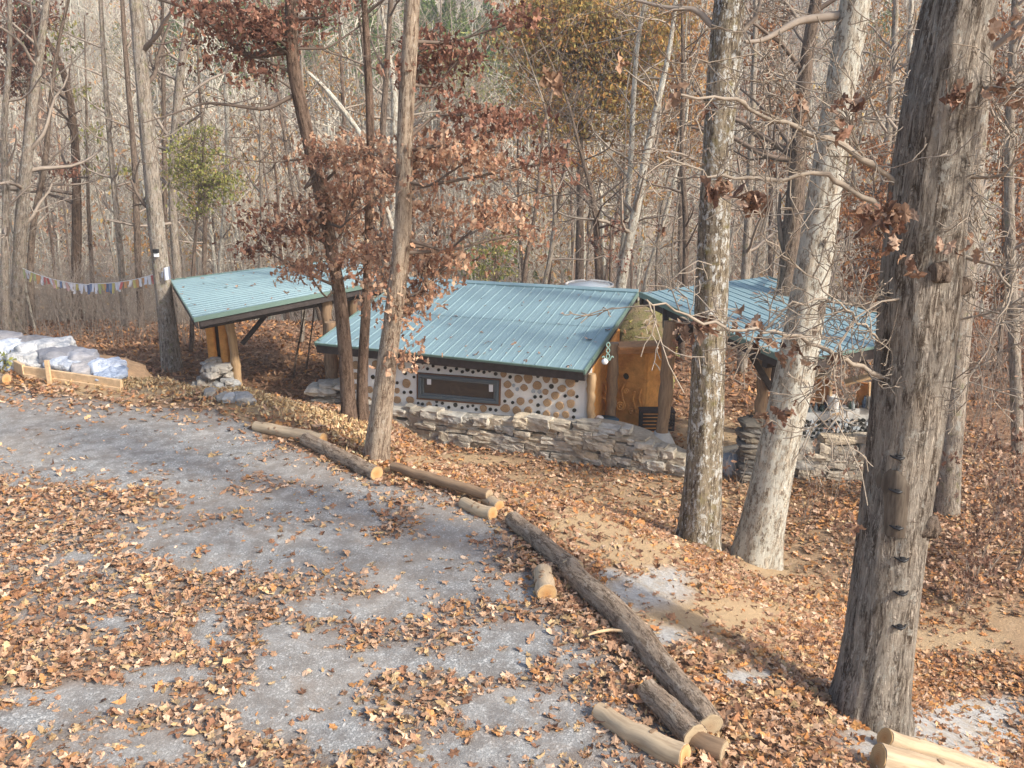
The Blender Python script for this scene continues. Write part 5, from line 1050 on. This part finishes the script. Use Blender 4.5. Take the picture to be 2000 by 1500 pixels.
# ------------------------------------------------------------------ timber edging and bags at the far left
ta_, tb_ = hit(50, 742), hit(238, 765); o = empty('timber_border', tuple(ta_), 'low border of yellowish planks with a stake in front of the white bags', 'border')
for h_, off in ((.04, 0), (.16, .02)): mb = MB(); beam(mb, ta_+[0, off, h_], tb_+[0, off, h_-.04], .05, .13); mb.build('plank', M['tan_wood'], o, smooth=False)
mb = MB(); tc_ = ta_+np.array([-.75, .75, 0]); tc_[2] = tz(tc_[0], tc_[1]); beam(mb, ta_+[0, 0, .15], tc_+[0, 0, .15], .05, .2); mb.build('plank', M['tan_wood'], o, smooth=False)
mb = MB(); s0 = ta_*.72+tb_*.28; s0[2] = tz(s0[0], s0[1]); beam(mb, s0+[0, -.06, -.1], s0+[0, -.06, .36], .07, .05, up=(0, 1, 0)); mb.build('stake', M['tan_wood'], o, smooth=False)
m = mat('woven_bag', (.74, .76, .80), .45, 0, .4); t = NT(m); f = t.noise(t.coords('obj'), 5, 5, .6, 1.5); t.color(t.mix(1., t.mix(t.ramp(f, [(.45, G0), (.62, G1)]), (.66, .69, .74), (.36, .40, .47)), t.attr('col').outputs['Color'], 'MULTIPLY')); t.bump(t.noise(t.coords('obj'), 14, 5, .6, 1.), .9, .05); M['bag'] = m
M['bag_grey'] = colmat('grey_bag', .7, (.34, .33, .34), 9, .2, .03)
BG = [(12, 664, 46, 20, 1, 'small grey bag at the far top left of the bag heap'), (28, 690, 84, 34, 0, 'white woven bag at the left edge of the heap'), (92, 684, 80, 26, 0, 'white bag lying flat on the back of the heap'), (66, 706, 90, 30, 0, 'white bag in front, just above the plank corner'), (122, 700, 64, 28, 1, 'grey brown bag in the middle of the heap'),
      (133, 718, 60, 26, 0, 'white folded bag right of the plank corner'), (158, 704, 46, 26, 1, 'grey bag bulging up right of the middle'), (178, 722, 56, 30, 1, 'dull grey slumped bag in front at the right'), (208, 716, 50, 24, 0, 'bluish white bag at the right tip of the heap'), (216, 734, 44, 18, 0, 'flattened white bag lowest at the right tip'), (70, 672, 70, 18, 1, 'grey bag behind the flat white bag'), (30, 712, 60, 22, 0, 'white bag half off the left edge near the green tuft')]
for i, (px, py, w_, h_, g_, lab) in enumerate(BG):
    Y_ = hit(px, 752+max(0, px-40)*.09)[1]+.45+(735-py)*.014; c = at(px, py, Y_); k_ = Y_*1.05/F; rgb = np.random.default_rng(200+i); mb = MB(); rock(mb, (0, 0, 0), (w_*k_*1.15, .5, h_*k_*1.25), rgb, rgb.normal(0, .25), 14, .22, .25)
    V = mb.v[0]; V += .03*np.stack([vnoise(V*6+i), vnoise(V*6+i+9), vnoise(V*6+i+5)], -1)+.012*np.stack([vnoise(V*22+i), vnoise(V*22+i+9), vnoise(V*22+i+5)], -1); mb.v[0] = V+c; mb.a[0] = V
    tag(mb.build('bag', M['bag_grey' if g_ else 'bag'], loc=c), lab, 'bag', 'bags heaped behind the planks')
# earth heap carrying the bags
c = at(95, 730, 16.6); g = tz(c[0], c[1]); mb = MB(); rock(mb, (c[0]-.2, 17.4, g-.1), (2.9, 2.0, .8), np.random.default_rng(5), .1, 14, .12, .2); mb.c[0][:] = (.35, 0, 0, 1); tag(mb.build('earth_heap', ground.data.materials[0], loc=(c[0], 17.4, g)), 'low earth heap under the pile of bags', 'earth heap')
p = hit(5, 722); lf = MB(); clump(lf, np.random.default_rng(3), p+[0, 0, .12], (.25, .2, .16), 90, .09, 'yellowpine', 'simple', 1.); tag(lf.build('green_tuft', M['foliage'], smooth=False, loc=p), 'small bright green tuft at the left edge beside the planks', 'plant')

# ------------------------------------------------------------------ flag string, cloth and box on the pine
PX = hit(336, 722)[1]; GX = hit(32, 655)[1]; rg = np.random.default_rng(66)
pa, pz = at(44, 524, GX-.2), at(318, 530, PX-.2); T = np.linspace(0, 1, 50)
rope = np.array([pa*(1-t_)+pz*t_-np.array([0, 0, 4*.36*t_*(1-t_)*(1.08 if t_ < .5 else 1)]) for t_ in T]); o = empty('flag_string', tuple(pa), 'sagging string of many small coloured cloth flags tied between two trunks', 'flag string')
mb = MB(); tube(mb, rope, .008, 5); mb.build('cord', M['white'], o)
FC = [(.75, .75, .78), (.70, .72, .78), (.20, .27, .42), (.55, .16, .14), (.62, .34, .16), (.60, .52, .20), (.30, .42, .52), (.78, .74, .70), (.12, .16, .26), (.70, .45, .40), (.45, .52, .25)]
fm = [clothmat('cloth_%d' % i, c) for i, c in enumerate(FC)]
nf = 50
for i in range(nf):
    t_ = (i+.5)/nf; c = np.array([np.interp(t_, T, rope[:, k_]) for k_ in range(3)]); dx = (rope[-1]-rope[0])/nf; wd = dx*.46; h_ = rg.uniform(.16, .27); sw = rg.normal(0, .03); V = []
    for v_ in np.linspace(0, 1, 5):
        for u in (-1, -.33, .33, 1): V.append(c+wd*u*(1-.12*v_)+[sw*v_, .03*math.sin(u*3+i)*v_+.02*rg.normal()*v_, -h_*v_-.01])
    V = np.array(V); f = (np.arange(4)[:, None]*4+np.arange(3)[None]); Q_ = np.stack([f, f+4, f+5, f+1], -1).reshape(-1, 4); mb = MB(); mb.add(V, Q_); mb.add(V+[0, .004, 0], Q_[:, ::-1]); mb.build('flag', fm[[0, 1, 0, 7, 2, 3, 4, 0, 6, 5, 8, 9, 10, 1][rg.integers(14)]], o)
c = at(325, 522, PX-.28); mb = MB(); V = np.array([c+[.085*u, .03*math.sin(u*4), -.30*v_+.02*u] for v_ in np.linspace(0, 1, 6) for u in (-1, -.5, 0, .5, 1)]); f = (np.arange(5)[:, None]*5+np.arange(4)[None]); Q_ = np.stack([f, f+5, f+6, f+1], -1).reshape(-1, 4); mb.add(V, Q_); mb.add(V+[0, .006, 0], Q_[:, ::-1]); tag(mb.build('cloth', fm[1], loc=c), 'whitish blue cloth hanging on the right side of the tall pine trunk', 'cloth')
c = at(305, 494, PX-.24); o = empty('tree_box', tuple(c), 'small box with a black top and white front fixed on the tall pine trunk', 'box')
mb = MB(); beam(mb, c+[0, 0, -.09], c+[0, 0, .0], .11, .08, up=(0, 1, 0)); mb.build('body', M['white'], o, smooth=False)
mb = MB(); beam(mb, c+[0, -.01, 0], c+[0, -.01, .09], .13, .10, up=(0, 1, 0)); mb.build('cover', M['black'], o, smooth=False)

# ------------------------------------------------------------------ dry weeds, shoots with curled leaves, low tufts
def dry_plant(label, px, py, hpx, spread, nst, nleaf, seed, size=.09, pal='dry', Y=None, gcount=3):
    rng = np.random.default_rng(seed); b = hit(px, py) if Y is None else np.array([(px-1000)/F*Y*1.06, Y, 0]); b[2] = tz(b[0], b[1]); k_ = b[1]*1.08/F; o = empty('dry_shrub', tuple(b), label, 'shrub'); out = []; lf = MB()
    for _ in range(nst): grow(out, rng, b+[rng.normal(0, .05), rng.normal(0, .05), -.04], (rng.normal(0, .28), rng.normal(0, .2), 1), hpx*k_*rng.uniform(.6, 1.1), .006, 2, 3, .03, .13, 4)
    for _ in range(nleaf):
        P, _, _ = out[rng.integers(len(out))]; c = P[rng.integers(1, len(P))]; clump(lf, rng, c, (.09, .09, .08), int(rng.uniform(2, 6)), size, pal, 'oak', 1.4)
    mb = MB(); add_branches(mb, out, rmin=.003); mb.build('stems', M['twig'], o)
    if nleaf: lf.build('foliage', M['leaf'], o, smooth=False)
for i, a in enumerate([('shoots with curled brown leaves just left of the scarred oak foot', 1648, 1150, 150, 1, 3, 9), ('tall dry shrub with hanging brown leaves right of the scarred oak', 1905, 1130, 270, 1, 10, 120), ('dry leafy shrub at the right edge level with the scar', 1985, 1120, 260, 1, 10, 120),
        ('low brown leaved shoots below the tall dry shrub', 1880, 1190, 130, 1, 5, 40), ('thin bare shoots in front of the right stone wall near the leaning trunk', 1620, 990, 150, 1, 5, 3), ('thin weed stalks between leaning trunk and scarred oak', 1570, 1020, 120, 1, 4, 4), ('spindly stalks against the middle of the right stone wall', 1665, 960, 160, 1, 5, 4),
        ('dry shrub with few leaves behind the tall one at the right', 1950, 1010, 240, 1, 9, 80), ('low stalks at the foot of the lichen flecked trunk', 1440, 960, 80, 1, 3, 2)]): dry_plant(a[0], a[1], a[2], a[3], a[4], a[5], a[6], 700+i)
lm = MB(); rng = np.random.default_rng(71); N = 34000; t_ = rng.random(N); px = 370+t_*330; x = rng.uniform(-7.5, -1.8, N); y = rng.uniform(10.5, 18, N); s = road_s(x, y); k_ = (s > .15) & (s < 1.9) & (rng.random(N) < np.exp(-((s-.9)/.6)**2)); x, y = x[k_], y[k_]
z = terrain(x, y)+.01+rng.random(len(x))*.17*(.5+.5*n2(x, y, 2., 3)); leaves(lm, np.stack([x, y, z], -1), .075, pick('tuft', len(x), rng), 'simple', 1.1, rng)
tag(lm.build('dry_grass', M['litter'], smooth=False), 'straw coloured dry grass and leaves on the low bank beyond the road', 'dry grass', kind='stuff')

# fallen leaves and twigs lying on the three roofs
lm = MB(); rng = np.random.default_rng(91)
for key, n_ in (('cot', 90), ('left', 60), ('right', 45)):
    q = RC[key]; C = np.array([uvp(q, rng.random(), rng.random()**1.3)+RN[key]*.02 for _ in range(n_)]); leaves(lm, C, .075*np.exp(rng.normal(0, .3, n_)), pick('dry', n_, rng), 'mid', .25, rng)
tag(lm.build('roof_leaves', M['litter'], smooth=False), 'stray brown leaves lying on the three metal roofs', 'fallen leaves', kind='stuff')

# air between the camera and the far hillside
hz = MB(); zb_, zt_ = float(zs_all[0])-1.2, float(zs_all[1])+18.
hexa(hz, [(x_, y_, z_) for z_ in (zb_, zt_) for x_, y_ in ((xe[0], ye[0]), (xe[1], ye[0]), (xe[1], ye[1]), (xe[0], ye[1]))])
m = bpy.data.materials.new('haze'); m.use_nodes = True; nt_ = m.node_tree; nt_.nodes.remove(nt_.nodes['Principled BSDF']); pv = nt_.nodes.new('ShaderNodeVolumePrincipled'); pv.inputs['Density'].default_value = .0013; pv.inputs['Color'].default_value = (.86, .89, .93, 1); nt_.links.new(pv.outputs[0], nt_.nodes['Material Output'].inputs['Volume'])
tag(hz.build('haze', m, smooth=False), 'thin pale air softening the far hillside', 'haze', kind='stuff')
